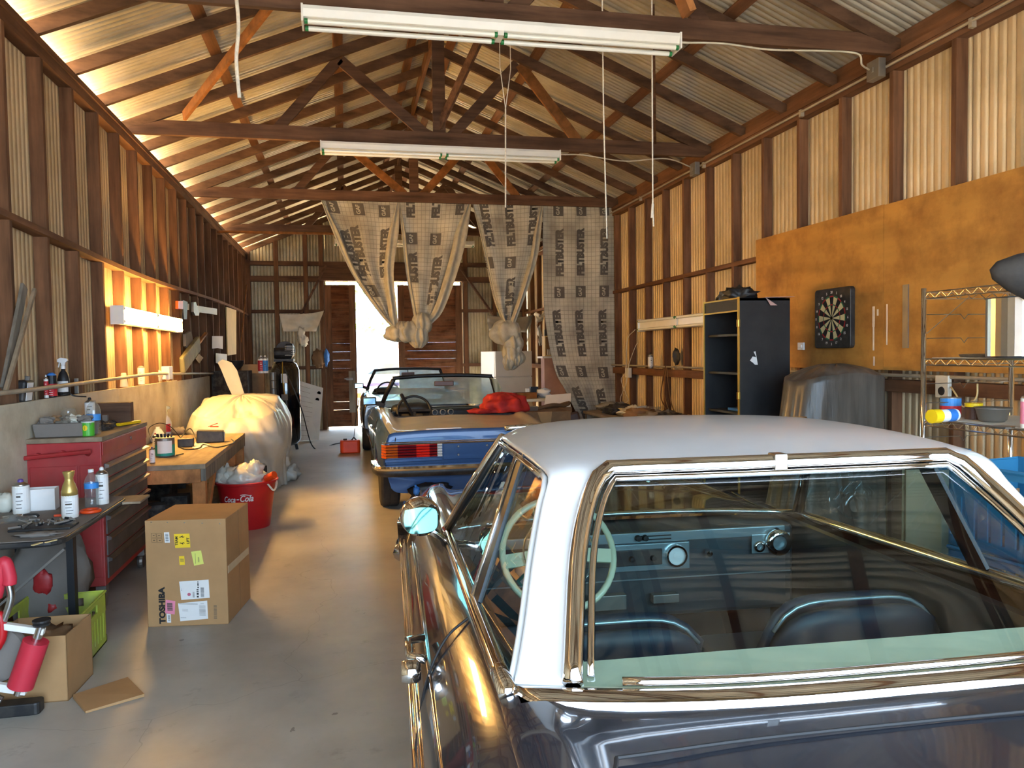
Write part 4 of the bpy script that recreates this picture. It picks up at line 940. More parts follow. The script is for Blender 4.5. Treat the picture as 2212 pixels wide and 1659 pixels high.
# gas can with rod
c=at(757,978,Z=0); t=thing('fuel_can','small red fuel can on the floor beside the blue roadster','can',(c.x,c.y,0))
MB().rbox(-.16,.16,-.10,.10,0,.21,.05).build('can_body','orange_plastic',t,bevel=.02)
MB().tube([(.02,0,.20),(.06,0,.25),(.10,0,.20)],.014,8).build('handle','black_plastic',t); MB().lathe([(.03,.20),(.03,.235)],(-.08,0,0),12).build('cap','black_plastic',t)
tag(MB().tube(spline([(c.x+.06,c.y-.02,.235),(c.x+.10,c.y+.02,.55),(c.x+.16,c.y+.05,.85)],5),.006,6).build('thin_rod','black_metal'),'thin dark rod standing up from the red fuel can','rod')
# ================================================================== LEFT SIDE
def scale_at(p): return F/((p-CAMP).dot(fw))       # pixels per metre there
def can(label,p,w,h,body='white_metal',cap='white_plastic',lab=None,name='spray_can',cat='can',dome='steel',labz=(.12,.72),group=None,nozzle=True,cat2=None):
    k=scale_at(p); r=w/k/2; H=h/k; t=thing(name,label,cat,p,0,group)
    MB().lathe([(r*.97,0),(r,.004),(r,H*.80),(r*.97,H*.81)],(0,0,0),20).build('can_body',body,t,smooth=False)
    MB().lathe([(r*.97,H*.81),(r*.8,H*.86),(r*.45,H*.90),(r*.42,H*.91)],(0,0,0),20).build('dome',dome,t,smooth=True)
    if nozzle: MB().lathe([(r*.36,H*.905),(r*.34,H*.97),(r*.2,H)],(0,0,0),12).build('cap',cap,t)
    if lab:
        lo=MB().lathe([(r*1.012,H*labz[0]),(r*1.012,H*labz[1])],(0,0,0),20,cap=False).build('can_label',lab,t)
        g=MB(); rr=random.Random(int(w*7+h)); 
        for i in range(5):
            z0=H*lerp(labz[0]+.05,labz[1]-.08,i/4.5); a0=-1.9+rr.uniform(0,.2); a1=a0+rr.uniform(.4,.9); hh=H*(.05 if i==3 else .018)
            P=[(r*1.03*math.cos(lerp(a0,a1,k/4)),r*1.03*math.sin(lerp(a0,a1,k/4)),z) for z in (z0,z0+hh) for k in range(5)]
            g.add(P,[(k,k+1,k+6,k+5) for k in range(4)])
        g.build('printed_lines','grey_ink' if lab!='red_ink' else 'white_ink',lo)
    return t,r,H
def bottle(label,p,w,h,body='clear',cap='white_plastic',lab='blue_label',name='plastic_bottle',lz=(.45,.62)):
    k=scale_at(p); r=w/k/2; H=h/k; t=thing(name,label,'bottle',p)
    MB().lathe([(r*.9,0),(r,.006),(r,H*.2),(r*.93,H*.24),(r,H*.28),(r*.93,H*.34),(r,H*.4),(r,H*.66),(r*.8,H*.78),(r*.4,H*.88),(r*.36,H*.93)],(0,0,0),24,cap=True).build('bottle_body',body,t,smooth=True)
    if cap: MB().lathe([(r*.40,H*.92),(r*.40,H)],(0,0,0),14).build('cap',cap,t)
    if lab: MB().lathe([(r*1.02,H*lz[0]),(r*1.02,H*lz[1])],(0,0,0),24,cap=False).build('bottle_label',lab,t)
    return t,r,H
def sprayer(label,p,w,h,body='black_plastic',head='white_plastic',lab='white_ink'):
    k=scale_at(p); r=w/k/2; H=h/k; t=thing('spray_bottle',label,'bottle',p)
    MB().lathe([(r*.95,0),(r,.01),(r,H*.42),(r*.7,H*.58),(r*.32,H*.66),(r*.30,H*.72)],(0,0,0),20).build('bottle_body',body,t,smooth=True)
    MB().lathe([(r*.40,H*.70),(r*.38,H*.78)],(0,0,0),14).build('collar',head,t)
    hd=MB().prism([(-r*.9,H*.88),(-r*.9,H*.95),(-r*.3,H*1.0),(r*.7,H*.97),(r*.9,H*.92),(r*.4,H*.86),(r*.3,H*.78),(-r*.2,H*.78),(-r*.3,H*.86)],-r*.28,r*.28,'y')
    hd.build('trigger_head',head,t,bevel=.003); MB().beam((-r*.55,0,H*.88),(-r*.75,0,H*.74),r*.2,r*.16).build('trigger',head,t)
    MB().lathe([(r*1.012,H*.10),(r*1.012,H*.38)],(0,0,0),20,cap=False,a0=-2.6,a1=-.5).build('bottle_label',lab,t)
    return t
def tbox(name,label,cat,c,sx,sy,sz,m,rz=0,bev=.003):
    o=MB().box(-sx/2,sx/2,-sy/2,sy/2,0,sz).build(name,m,bevel=bev); o.location=c; o.rotation_euler=(0,0,rz); return tag(o,label,cat)
# tool chest
t=thing('tool_chest','tall red steel tool chest with dusty grey drawers','tool chest',(-1.72,5.84,0)); o=V((-1.72,5.84,0))
MB().box(-.21,.215,-.56,.56,.16,1.075).build('chest_body','red_paint',t,bevel=.006)
MB().box(-.22,.225,-.57,.57,1.075,1.105).build('chest_top','dusty_wood',t,bevel=.004)
z=.20
for k,h in enumerate((.145,.135,.13,.12,.11,.10)):
    d=MB().box(.215,.224,-.52,.52,z,z+h-.01).build('drawer','grey_drawer',t,bevel=.002)
    MB().prism([(.224,z+h-.04),(.245,z+h-.035),(.248,z+h-.018),(.224,z+h-.010)],-.52,.52,'y').build('drawer_pull','steel',d); z+=h
MB().box(.215,.222,-.55,.55,.985,1.07).build('top_rail','red_paint',t,bevel=.003); MB().lathe([(.012,.222),(.012,.228)],(0,.1,1.03),12,'x').build('lock','steel',t)
MB().tube([(-.25,-.60,.99),(.17,-.60,1.02)],.014,8).tube([(-.14,-.60,1.0),(-.14,-.555,1.0)],.02,8).tube([(.0,-.60,1.01),(.0,-.555,1.01)],.02,8).tube([(.14,-.60,1.02),(.14,-.555,1.0)],.016,8).build('push_handle','red_paint',t)
MB().box(-.19,.075,-.568,-.562,.22,.93).build('side_panel','red_paint',t,bevel=.003); MB().box(.09,.20,-.568,-.562,.22,.93).build('side_panel','red_paint',t,bevel=.003)
for x in (-.17,.17):
    for y in (-.48,.48): MB().lathe([(.05,-.018),(.055,0),(.05,.018)],(x,y,.055),16,'x').box(x-.03,x+.03,y-.03,y+.03,.10,.16).build('caster','dull_steel',t)
# things on the chest
ZT=1.107
p=at(85,953,Z=ZT); t=thing('parts_tray','grey translucent tray of oddments on the red tool chest','tray',(-1.74,5.42,ZT))
MB().prism([(-.155,0),(.155,0),(.17,.085),(-.17,.085)],-.09,.09,'y').build('tray_body','dust_grey',t,bevel=.006)
for i in range(5): 
    MB().blob((-.11+.055*i,-.02+.02*(i%2),.095),(.045,.04,.03),.35,6,seed=i,nu=12,nv=8).build('tray_contents',('dust_grey','cardboard_dark','old_board','cream_board','dust_grey')[i],t)
bottle('clear bottle with blue label on the tool chest',V((-1.60,5.48,ZT)),28,78,lz=(.38,.55),cap=None)
t=thing('snack_can','short green snack can with a red and yellow oval at the tool chest edge','can',(-1.60,5.36,ZT))
MB().lathe([(.037,0),(.038,.004),(.038,.082),(.039,.086),(.036,.09)],(0,0,0),24).build('can_body','green_can',t); MB().lathe([(.0385,.083),(.0385,.092),(.001,.094)],(0,0,0),24).build('lid','white_plastic',t)
lp=MB(); n=14
lp.add([( .0388*math.sin(.38*math.cos(2*PI*i/n)-.15),-.0388*math.cos(.38*math.cos(2*PI*i/n)-.15),.052+.018*math.sin(2*PI*i/n)) for i in range(n)],[tuple(range(n))]); lp.build('emblem','yellow_plastic',t)
p=V((-1.76,5.5,ZT)); t=thing('glass_jar','clear glass jar standing in the tray area of the tool chest','jar',(-1.77,5.55,ZT)); MB().lathe([(.045,0),(.048,.01),(.048,.13),(.04,.15),(.042,.165)],(0,0,0),20).build('jar_body','clear',t,smooth=True)
can('white and yellow aerosol at the back of the tool chest',V((-1.75,5.92,ZT+.03)),20,58,'white_metal','ink','white_ink',labz=(.1,.8))
tbox('red_tin','flat dusty red tin under the aerosol on the tool chest','tin',(-1.72,5.92,ZT),.20,.13,.03,'red_paint')
tbox('small_jar','small grey labelled tub at the back of the tool chest','tub',(-1.68,6.02,ZT+.03),.035,.035,.055,'dust_grey')
MBx=MB()
for i in range(9): MBx.blob((-1.62+.015*(i%3)-.01*i,5.75+.045*i,ZT+.02),(.04,.045,.022),.4,8,seed=i,nu=10,nv=7)
tag(MBx.build('oddments_pile','dark_clutter'),'dark heap of small oddments along the tool chest top','pile',None,'stuff')
tbox('wooden_box','small brown wooden box lying at the far end of the tool chest','box',(-1.70,6.25,ZT),.28,.10,.16,'beam_wood',.05)
tag(MB().beam((-1.60,6.02,ZT+.012),(-1.52,6.28,ZT+.012),.03,.02).build('yellow_tool','yellow_plastic',bevel=.003),'bright yellow tool handle lying in front of the wooden box','tool')
tag(MB().tube(spline([at(135,850,X=-1.9),at(148,848,X=-1.88),at(160,855,X=-1.85),V((-1.77,5.92,1.33))],6),.005,6).build('thin_hose','cord_black'),'thin black tube arching from the ledge to the aerosol','hose')
# small work table near the viewer
t=thing('work_table','small dusty table with rounded black edge, nearest on the left','table',(-1.68,4.6,0))
m=MB().rbox(-.235,.36,-.62,.56,.715,.745,.10,6); m.build('table_edge','black_plastic',t,bevel=.01); MB().rbox(-.24,.35,-.61,.55,.7455,.749,.095,6).build('table_top','dust_grey',t)
for x,y in ((.24,-.12),(-.20,-.12),(-.20,.40)): MB().beam((x,y,0),(x,y,.715),.05,.035,(1,0,0)).build('leg','black_metal',t)
MB().beam((.22,-.15,.60),(-.22,-.15,.22),.012,.028,(0,1,0)).build('brace','dull_steel',t)
ZT=.749
def on(u,v): return at(u,v,Z=ZT)
can('white aerosol can with violet nozzle on the near left table',on(47,1108),33,74,'white_metal','purple_cap','white_ink')
can('gold-topped spray can on the near left table',on(152,1117),33,60,'white_metal','gold_paint','white_ink',nozzle=False,dome='gold_paint')
p=on(152,1117); k=scale_at(p); t=bpy.data.objects['spray_can.002'] if 'spray_can.002' in bpy.data.objects else None
H=60/k; r=33/k/2; t=[o for o in COL.objects if o.get('label','').startswith('gold-topped')][0]
MB().lathe([(r*.99,H*.79),(r*.98,H*.95),(r*.75,H*1.18),(r*.52,H*1.32),(r*.5,H*1.42),(r*.72,H*1.62),(r*.70,H*1.66)],(0,0,0),22).build('gold_cap','gold_paint',t,smooth=True)
bottle('clear water bottle with blue band on the near left table',on(199,1095),28,82,lz=(.50,.64),cap='white_plastic')
can('white aerosol can beside the water bottle on the table',on(222,1088),25,80,'white_metal','white_plastic','white_ink')
p=on(90,1100); t=thing('open_carton','small open white carton on the near left table','box',(p.x,p.y,ZT),.1); 
MB().box(-.08,.08,-.05,-.047,0,.12).box(-.08,.08,.047,.05,0,.12).box(-.08,-.077,-.05,.05,0,.12).box(.077,.08,-.05,.05,0,.12).box(-.08,.08,-.05,.05,0,.003).build('carton_body','paper',t)
MB().box(-.075,-.045,-.053,-.0505,.055,.08).build('blue_mark','blue_label',t)
p=on(72,1100); MB_=MB().lathe([(.022,0),(.024,.01),(.024,.05),(.016,.056)],(0,0,0),18).build('small_tub','cream_board'); MB_.location=p+V((0,-.03,0)); tag(MB_,'small translucent tub in front of the white carton','tub')
p=on(68,1106); o=MB().lathe([(.001,.0),(.05,.0),(.055,.006),(.05,.012),(.001,.012)],(0,0,0),28).build('sanding_disc','rubber'); o.location=on(60,1118); tag(o,'dark round sanding disc lying on the near left table','disc')
p=on(195,1105); o=MB().tube([V((.045*math.cos(a),.045*math.sin(a),.012)) for a in [2*PI*k/24 for k in range(24)]],.010,8,True).build('tape_ring','orange_plastic',smooth=True); o.location=on(196,1108); tag(o,'orange ring tool at the right edge of the near left table','tool')
o=MB().beam((0,0,.006),(-.12,-.02,.006),.02,.012).build('tape_handle','orange_plastic',bevel=.003); o.name='orange_knife'; o.location=on(172,1112); tag(o,'orange tool handle lying beside the orange ring','tool')
t=thing('black_tray','shallow black tray heaped with bolts and bits on the near table','tray',on(105,1140)); 
MB().box(-.16,.12,-.07,.07,0,.012).build('tray_body','black_plastic',t,bevel=.004)
rd=random.Random(4)
for i in range(26):
    x,y=rd.uniform(-.15,.11),rd.uniform(-.06,.06); a=rd.uniform(0,PI); L_=rd.uniform(.01,.035)
    MB().tube([(x-L_*math.cos(a),y-L_*math.sin(a),.018+rd.uniform(0,.02)),(x+L_*math.cos(a),y+L_*math.sin(a),.02+rd.uniform(0,.02))],rd.uniform(.003,.008),6).build('bolt',('dull_steel','black_metal','steel','dust_grey')[i%4],t)
o=MB().blob((0,0,.008),(.10,.035,.012),.3,5,seed=3,nu=18,nv=8).build('dusty_rag','dust_grey',smooth=True); o.location=on(80,1158); tag(o,'dust-covered rag at the front corner of the near table','rag')
o=MB().blob((0,0,.012),(.09,.05,.02),.4,6,seed=8,nu=18,nv=8).build('plastic_wrap','clear',smooth=True); o.location=on(35,1128); tag(o,'crumpled clear plastic on the near left table','wrap')
for i,(u,v,w,l_) in enumerate(((12,1105,40,'brown'),(8,1075,34,'grey'))):
    o=MB().blob((0,0,.05),(.05,.05,.055),.15,5,p=.7,seed=i+4,nu=16,nv=10).build('dusty_cup',('cream_board','dark_clutter')[i],smooth=True); o.location=on(u,v); tag(o,('pale dusty lump','dark crumpled packet')[i]+' at the left picture edge on the table','object')
tag(MB().beam(on(98,1172),on(122,1166),.012,.004).beam(on(70,1178),on(90,1172),.016,.004).build('wood_splinters','yellow_board'),'pale wood splinters at the table corner','wood')
tag(MB().box(-1.42,-1.22,5.0,5.24,.72,.735).build('dusty_board','dusty_wood',bevel=.004),'dusty board bridging from the near table to the tool chest','board')
# under the table
t=thing('plastic_sack','grey sack with red patches under the near left table','sack',(-1.68,4.85,0)); MB().blob((0,0,.30),(.20,.16,.32),.12,3,5,.06,24,16,.8,2,zmin=0).build('sack_body','dust_grey',t,smooth=True)
MB().blob((.02,-.15,.36),(.05,.02,.07),.2,4,nu=14,nv=10).blob((.06,-.15,.22),(.03,.02,.03),.2,4,nu=12,nv=8).build('red_patch','red_paint',t,smooth=True)
# crate and boxes
def milkcrate(name,label,x0,x1,y0,y1,h,m,rz=0,z0=0,holes=True):
    cx,cy=(x0+x1)/2,(y0+y1)/2; t=thing(name,label,'crate',(cx,cy,z0),rz); hx,hy=(x1-x0)/2,(y1-y0)/2
    b=MB(); th=.008
    def wall(P,L):   # P(a,z)->point along wall
        n=max(4,int(L/.05)); g=MB()
        for (za,zc,full) in ((0,.04,1),(.04,h*.62,0),(h*.62,h*.74,1),(h*.74,h*.9,2),(h*.9,h,1)):
            for i in range(n):
                a,c=i/n,(i+1)/n
                if full==1: seg=[(a,c)]
                elif full==0: seg=[(a,a+.72/n)]
                else: seg=[] if .32<(a+c)/2<.68 else [(a,c)]
                for (s0,s1) in seg: b.add([P(s0,za,0),P(s1,za,0),P(s1,zc,0),P(s0,zc,0),P(s0,za,th),P(s1,za,th),P(s1,zc,th),P(s0,zc,th)],[(0,1,2,3),(7,6,5,4),(0,4,5,1),(1,5,6,2),(2,6,7,3),(3,7,4,0)])
    wall(lambda a,z,o:(lerp(-hx,hx,a),-hy+o,z),2*hx); wall(lambda a,z,o:(lerp(-hx,hx,a),hy-o,z),2*hx)
    wall(lambda a,z,o:(-hx+o,lerp(-hy,hy,a),z),2*hy); wall(lambda a,z,o:(hx-o,lerp(-hy,hy,a),z),2*hy)
    b.box(-hx,hx,-hy,hy,0,.008); b.build('crate_body',m,t)
    r=MB().tube([(-hx,-hy,h),(hx,-hy,h),(hx,hy,h),(-hx,hy,h)],.008,6,True).build('rim',m,t); return t
milkcrate('milk_crate','yellow-green plastic milk crate behind the near cardboard box',-1.74,-1.35,4.27,4.72,.285,'green_plastic')
t=thing('cardboard_box','small open cardboard box at the lower left, full of brown scraps','box',(-1.46,4.09,0),math.radians(-3))
m=MB(); 
for a in ((-.17,.17,-.155,-.15),(-.17,.17,.15,.155),(-.17,-.165,-.155,.155),(.165,.17,-.155,.155)): m.box(*a,0,.31)
m.box(-.17,.17,-.155,.155,0,.005).build('box_body','cardboard',t)
MB().blob((0,0,.22),(.125,.115,.07),.25,4,4,.1,24,12,.6,6).build('brown_scraps','cardboard_dark',t,smooth=True)
P=[at(u,v,Z=0) for u,v in ((158,1510),(185,1542),(312,1506),(276,1471))]
m=MB().add([V((p.x,p.y,.002)) for p in P]+[V((p.x,p.y,z)) for p,z in zip(P,(.022,.012,.016,.02))],[(3,2,1,0),(4,5,6,7),(0,1,5,4),(1,2,6,5),(2,3,7,6),(3,0,4,7)])
tag(m.build('cardboard_flap','cardboard'),'loose cardboard flap lying on the floor by the open box','cardboard')
# exercise device, lower left
YE=3.70; E_=lambda u,v,y=YE: at(u,v,Y=y)
t=thing('exercise_frame','red and silver exercise frame with foam roller at the lower left corner','exerciser',(-1.62,YE,0)); O=V((-1.62,YE,0))
def ex(m): 
    m.v=[v-O for v in m.v]; return m
a,b_=E_(78,1384),E_(44,1483); ex(MB().tube([a,b_],.052,24)).build('foam_roller','red_foam',t,auto=40)
ex(MB().tube([E_(88,1352),a],.020,14)).build('axle','chrome',t,auto=40); ex(MB().tube([b_,E_(38,1500)],.020,14)).build('axle','chrome',t,auto=40)
ex(MB().lathe([(.032,-.012),(.035,-.004),(.028,0),(.036,.006),(.036,.014)],tuple(E_(90,1345)),18)).build('end_cap','black_plastic',t)
ex(MB().beam(E_(-40,1345),E_(96,1364),.03,.028)).build('upper_bracket','white_metal',t,bevel=.003)
ex(MB().beam(E_(-40,1478),E_(58,1492),.03,.034)).build('lower_bracket','white_metal',t,bevel=.003)
ex(MB().tube(spline([E_(-10,1290),E_(3,1230),E_(10,1215),E_(20,1245),E_(20,1262)],6),.028,12)).build('red_grip','red_foam',t,smooth=True)
ex(MB().tube(spline([E_(18,1256),E_(24,1290),E_(14,1325),E_(2,1350),E_(-20,1380)],6),.015,12)).build('silver_tube','steel',t,smooth=True)
ex(MB().tube(spline([E_(-6,1325),E_(3,1340),E_(4,1375),E_(-8,1400)],5),.02,10)).build('red_sleeve','red_plastic',t,smooth=True)
cc=E_(-28,1425); ex(MB().lathe([(.07,-.03),(.125,-.03),(.135,-.0),(.125,.03),(.07,.03)],tuple(cc+V((0,.08,0))),30,'y')).build('grey_wheel','dust_grey',t,smooth=False)
ex(MB().tube([E_(-30,1500),E_(2,1515)],.022,10)).build('foot_tube','steel',t)
f=at(104,1522,Z=0); MB().rbox(-.5,f.x+1.62,.10,.18,.0,.055,.02).build('foot_bar','black_plastic',t,bevel=.006)
# toshiba box
t=thing('shipping_box','large upright cardboard shipping box with stickers standing in the aisle','box',(-.946,4.868,0),math.radians(-8)); BW,BH,BD=.466,.635,.50
MB().box(-BW/2,BW/2,0,BD,0,BH).build('box_body','cardboard',t,bevel=.004)
def face(px,py):
    fx=(px-175)/1090
    for _ in range(3):
        fy=(py-lerp(90,35,fx))/(lerp(1550,1485,fx)-lerp(90,35,fx)); l_,r_=lerp(212,135,fy),lerp(1258,1295,fy); fx=(px-l_)/(r_-l_)
    return V((-BW/2+BW*fx,-.0012,BH*(1-fy)))
def sticker(n,P,m,par,d=0):
    return MB().add([face(*p)+V((0,-d,0)) for p in P],[tuple(range(len(P)))[::-1]]).build(n,m,par)
def bars(par,x0,y0,x1,y1,n,vert=True,m='ink',d=.001,seed=1,w=.5):
    rd=random.Random(seed); g=MB()
    for i in range(n):
        a,b_=i/n,(i+w*rd.uniform(.5,1.3))/n
        q=[(lerp(x0,x1,a),y0),(lerp(x0,x1,b_),y0),(lerp(x0,x1,b_),y1),(lerp(x0,x1,a),y1)] if vert else [(x0,lerp(y0,y1,a)),(x1,lerp(y0,y1,a)),(x1,lerp(y0,y1,b_)),(x0,lerp(y0,y1,b_))]
        g.add([face(*p)+V((0,-d,0)) for p in q],[(3,2,1,0)])
    return g.build('printed_lines',m,par)
def boxtext(s,cx,cy,size,par,bold=.02,m='ink',cond=1,d=.0008,name='lettering'):
    c=face(cx,cy); g=MB().text(s,size,lambda x,y:V((c.x-y,c.y-d,c.z+x)),bold,0,cond); g.f=[f[::-1] for f in g.f]; return g.build(name,m,par)
boxtext('TOSHIBA',358,1243,.047,t,.05,cond=1.12)
s_=sticker('team_lift_sticker',[(580,262),(785,250),(790,440),(588,452)],'yellow_label',t); boxtext('TEAM',612,355,.021,s_,.03,cond=1.0,d=.002); boxtext('LIFT',762,347,.021,s_,.03,d=.002)
g=MB()
for c_ in ((690,305),(690,375)):
    p=face(*c_); dz=1 if c_[1]<340 else -1
    for a,b_,w in (((-.018,.004),(-.004,.010),.006),((-.004,.010),(.006,.0),.006),((.006,.0),(.018,.008),.005),((-.004,.010),(.004,.018),.004)): g.beam(p+V((a[0]*.6,-.001,a[1]*.6*dz)),p+V((b_[0]*.6,-.001,b_[1]*.6*dz)),.0006,w*.8,(0,0,1) if abs(b_[0]-a[0])>.003 else (1,0,0))
    g.blob(p+V((-.014,-.001,.002*dz)),(.003,.0006,.003),nu=10,nv=6)
g.build('lifting_figures','ink',s_)
s_=sticker('small_yellow_sticker',[(632,562),(702,558),(706,680),(634,684)],'yellow_label',t); bars(s_,645,640,695,590,6,False,'grey_ink',seed=3)
s_=sticker('lime_sticker',[(796,498),(930,478),(962,662),(830,690)],'lime_label',t); bars(s_,850,660,862,520,1,True,'grey_ink'); bars(s_,885,640,905,570,3,True,'grey_ink')
s_=sticker('barcode_sticker',[(452,242),(520,238),(522,380),(455,382)],'paper',t); bars(s_,468,260,508,365,12,False,'ink')
s_=sticker('shipping_label',[(615,912),(1022,876),(1032,1126),(632,1164)],'paper',t); bars(s_,908,985,955,1120,26,False,'ink',seed=5); bars(s_,852,1010,880,1130,5,False,'ink',seed=7,w=.8); bars(s_,795,1050,822,1130,12,False,'ink',seed=9); bars(s_,640,1010,648,1040,2,False); bars(s_,866,905,882,1000,4,False,'ink',seed=8,w=.8)
g=MB(); p=face(745,1085); g.lathe([(.001,0),(.010,0)],(p.x,p.y-.001,p.z),18,'y'); g.build('pink_dot','pink_paper',s_)
s_=sticker('packing_label',[(583,1212),(995,1165),(1002,1415),(602,1458)],'paper',t); bars(s_,600,1215,730,1212,1,False); bars(s_,600,1222,860,1210,2,False,'grey_ink'); bars(s_,880,1230,970,1380,14,False,'grey_ink',seed=4,w=.35); bars(s_,900,1203,948,1213,1,False); bars(s_,610,1405,690,1416,1,False); bars(s_,640,1290,720,1330,2,False,'grey_ink',w=.2)
s_=sticker('pink_sticker',[(415,1165),(548,1180),(528,1365),(395,1350)],'pink_paper',t,.0006); bars(s_,430,1205,505,1315,16,False,'grey_ink',d=.0016,w=.8)
s_=sticker('barcode_sticker',[(412,1355),(472,1360),(470,1480),(415,1480)],'paper',t,.0002); bars(s_,430,1375,460,1460,12,False,'ink')
g=MB()
for x,y in ((285,258),(355,258),(285,325),(360,325)):
    P=[face(x,y),face(x+62,y),face(x+62,y+55),face(x,y+55)]
    for i in range(4): g.beam(P[i]+V((0,-.0004,0)),P[(i+1)%4]+V((0,-.0004,0)),.0006,.0012,(0,1,0))
    q=face(x+31,y+28); g.beam(q+V((-.005,-.0005,0)),q+V((.005,-.0005,0)),.0006,.003,(0,0,1)) 
g.build('handling_marks','ink',t); bars(t,1085,1230,1130,1420,16,False,'grey_ink',d=.0003,seed=2,w=.4)
g=MB(); 
for x in (300,505,725,955,1185): g.blob(face(x,105)+V((0,0,0)),(.004,.001,.003),nu=8,nv=6)
g.build('staples','steel',t)
MB().box(BW/2,BW/2+.0012,.02,BD-.02,.30,.345).build('packing_tape','tape',t); MB().box(BW/2-.0,BW/2+.0008,BD*.52,BD*.53,0,BH).build('flap_seam','cardboard_dark',t)
# workbench
t=thing('workbench','long timber workbench with dusty top against the left panelling','workbench',(-1.50,7.75,0))
MB().box(-.42,.40,-1.25,1.25,.71,.75).build('bench_top','dusty_wood',t,bevel=.004)
MB().box(.36,.40,-1.23,1.23,.61,.71).build('apron','old_board',t,bevel=.003); MB().box(-.42,.36,-1.24,-1.20,.60,.71).build('apron','fresh_wood',t,bevel=.003)
for x,y in ((.34,-1.17),(.34,.55),(.34,1.17),(-.36,-1.17),(-.36,1.17)): MB().box(x-.05,x+.05,y-.045,y+.045,0,.71).build('leg','fresh_wood',t,bevel=.004)
MB().beam((.36,-1.0,.30),(.36,-.55,.66),.03,.09).build('corner_brace','fresh_wood',t)
MB().box(-.40,.30,-1.15,1.15,.20,.23).build('lower_shelf','dusty_wood',t)
rd=random.Random(11)
for i in range(10):
    x,y=-1.50+rd.uniform(-.3,.2),6.75+i*.21; 
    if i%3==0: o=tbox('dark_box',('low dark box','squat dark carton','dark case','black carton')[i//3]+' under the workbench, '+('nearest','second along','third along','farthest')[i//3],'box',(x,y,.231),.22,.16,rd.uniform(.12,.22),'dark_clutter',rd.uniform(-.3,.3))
for i,(x,y,m_,w_) in enumerate(((-1.30,6.72,'teal_label','green'),(-1.22,6.80,'white_metal','white'),(-1.40,6.70,'red_plastic','red'),(-1.18,6.66,'green_can','bright green'))):
    o=MB().lathe([(.05,0),(.05,.11),(.046,.115)],(0,0,0),18).build('paint_tin',m_); o.location=(x,y+.0,.231); tag(o,w_+' paint tin on the shelf under the workbench','tin')
# on the bench
ZT=.752
def onb(u,v): return at(u,v,Z=ZT)
p=onb(357,985); k=scale_at(p); t=thing('paint_can','open teal-labelled paint can crammed with brushes on the workbench','can',p)
MB().lathe([(.075,0),(.078,.01),(.078,.155),(.08,.16)],(0,0,0),28,cap=True).build('can_body','dull_steel',t); MB().lathe([(.0785,.008),(.0785,.10)],(0,0,0),28,cap=False).build('can_label','teal_label',t); MB().lathe([(.0795,.03),(.0795,.135)],(0,0,0),28,cap=False,a0=-2.2,a1=-.6).build('paper_label','paper',t)
for i in range(5): MB().beam((-.04+.02*i,0,.13),(-.06+.03*i,.01,.19),.02,.008).build('brush','black_plastic',t)
sprayer('white trigger spray bottle with red label at the back of the workbench',onb(365,940)+V((-.05,.1,0)),24,62,'white_plastic','ivory','red_ink')
p=onb(345,955); o=MB().lathe([(.07,0),(.075,.01),(.075,.05),(.03,.13),(.02,.135),(.02,.15)],(0,0,0),20).build('plastic_jug','white_plastic',smooth=True); o.location=p+V((-.02,.03,0)); tag(o,'white plastic jug behind the paint can','jug')
can('small violet-capped can at the bench end beside the tool chest',onb(322,1000)+V((.02,.02,0)),12,34,'white_metal','purple_cap','paper')
can('small dark aerosol at the bench end behind the violet-capped can',onb(322,975)+V((.03,.12,0)),12,36,'black_metal','red_plastic','white_ink')
t=thing('battery_charger','black battery charger box on the workbench','charger',onb(455,955),.1); MB().prism([(-.13,0),(.13,0),(.125,.11),(-.12,.125)],-.07,.07,'y').build('charger_body','black_plastic',t,bevel=.01); MB().box(.128,.132,-.05,.05,.02,.10).build('face_plate','dull_steel',t)
tbox('power_pack','small black power pack left of the battery charger','charger',onb(402,965),.14,.09,.08,'black_plastic',.1,.008)
tag(MB().beam(onb(455,950)+V((-.02,0,.135)),onb(455,950)+V((.07,.02,.165)),.012,.008).beam(onb(455,950)+V((.0,0,.135)),onb(455,950)+V((.08,-.01,.133)),.014,.012).build('pliers','orange_plastic'),'red and steel pliers on top of the battery charger','pliers')
z=V((0,0,.008)); 
tag(MB().tube(spline([onb(425,962)+V((0,0,.06)),onb(410,942)+V((0,0,.08)),onb(385,958)+z,onb(400,972)+z,onb(430,970)+z,onb(440,962)+z,onb(470,968)+z,onb(505,958)+z,onb(500,950)+z],7),.006,6).build('coiled_cable','cord_black',smooth=True),'black cable coiled around the power pack and charger','cable')
tag(MB().tube(spline([onb(330,965)+V((0,0,.06)),onb(322,960)+V((0,0,.15)),onb(345,955)+V((0,0,.19)),onb(370,952)+V((0,0,.14)),onb(392,950)+z],7),.004,6).build('thin_wire','cord_black',smooth=True),'thin dark wire looping behind the paint can','wire')
tag(MB().add([onb(u,v)+V((0,0,.002)) for u,v in ((415,967),(430,972),(455,962),(425,952))],[(0,1,2,3)]).build('paper_sheet','paper',solid=.002),'loose sheet of paper under the power pack','paper')
tag(MB().tube([onb(375,985)+V((.02,0,.006)),onb(396,982)+z],.006,6).build('small_lever','steel'),'small metal lever beside the paint can','lever')
o=MB().blob((0,0,.03),(.07,.05,.05),.2,3,p=.8,nu=18,nv=10,zmin=0).build('dusty_hat','dust_grey',smooth=True); o.location=onb(402,940)+V((-.1,.12,0)); tag(o,'grey dusty lump behind the power pack','bundle')
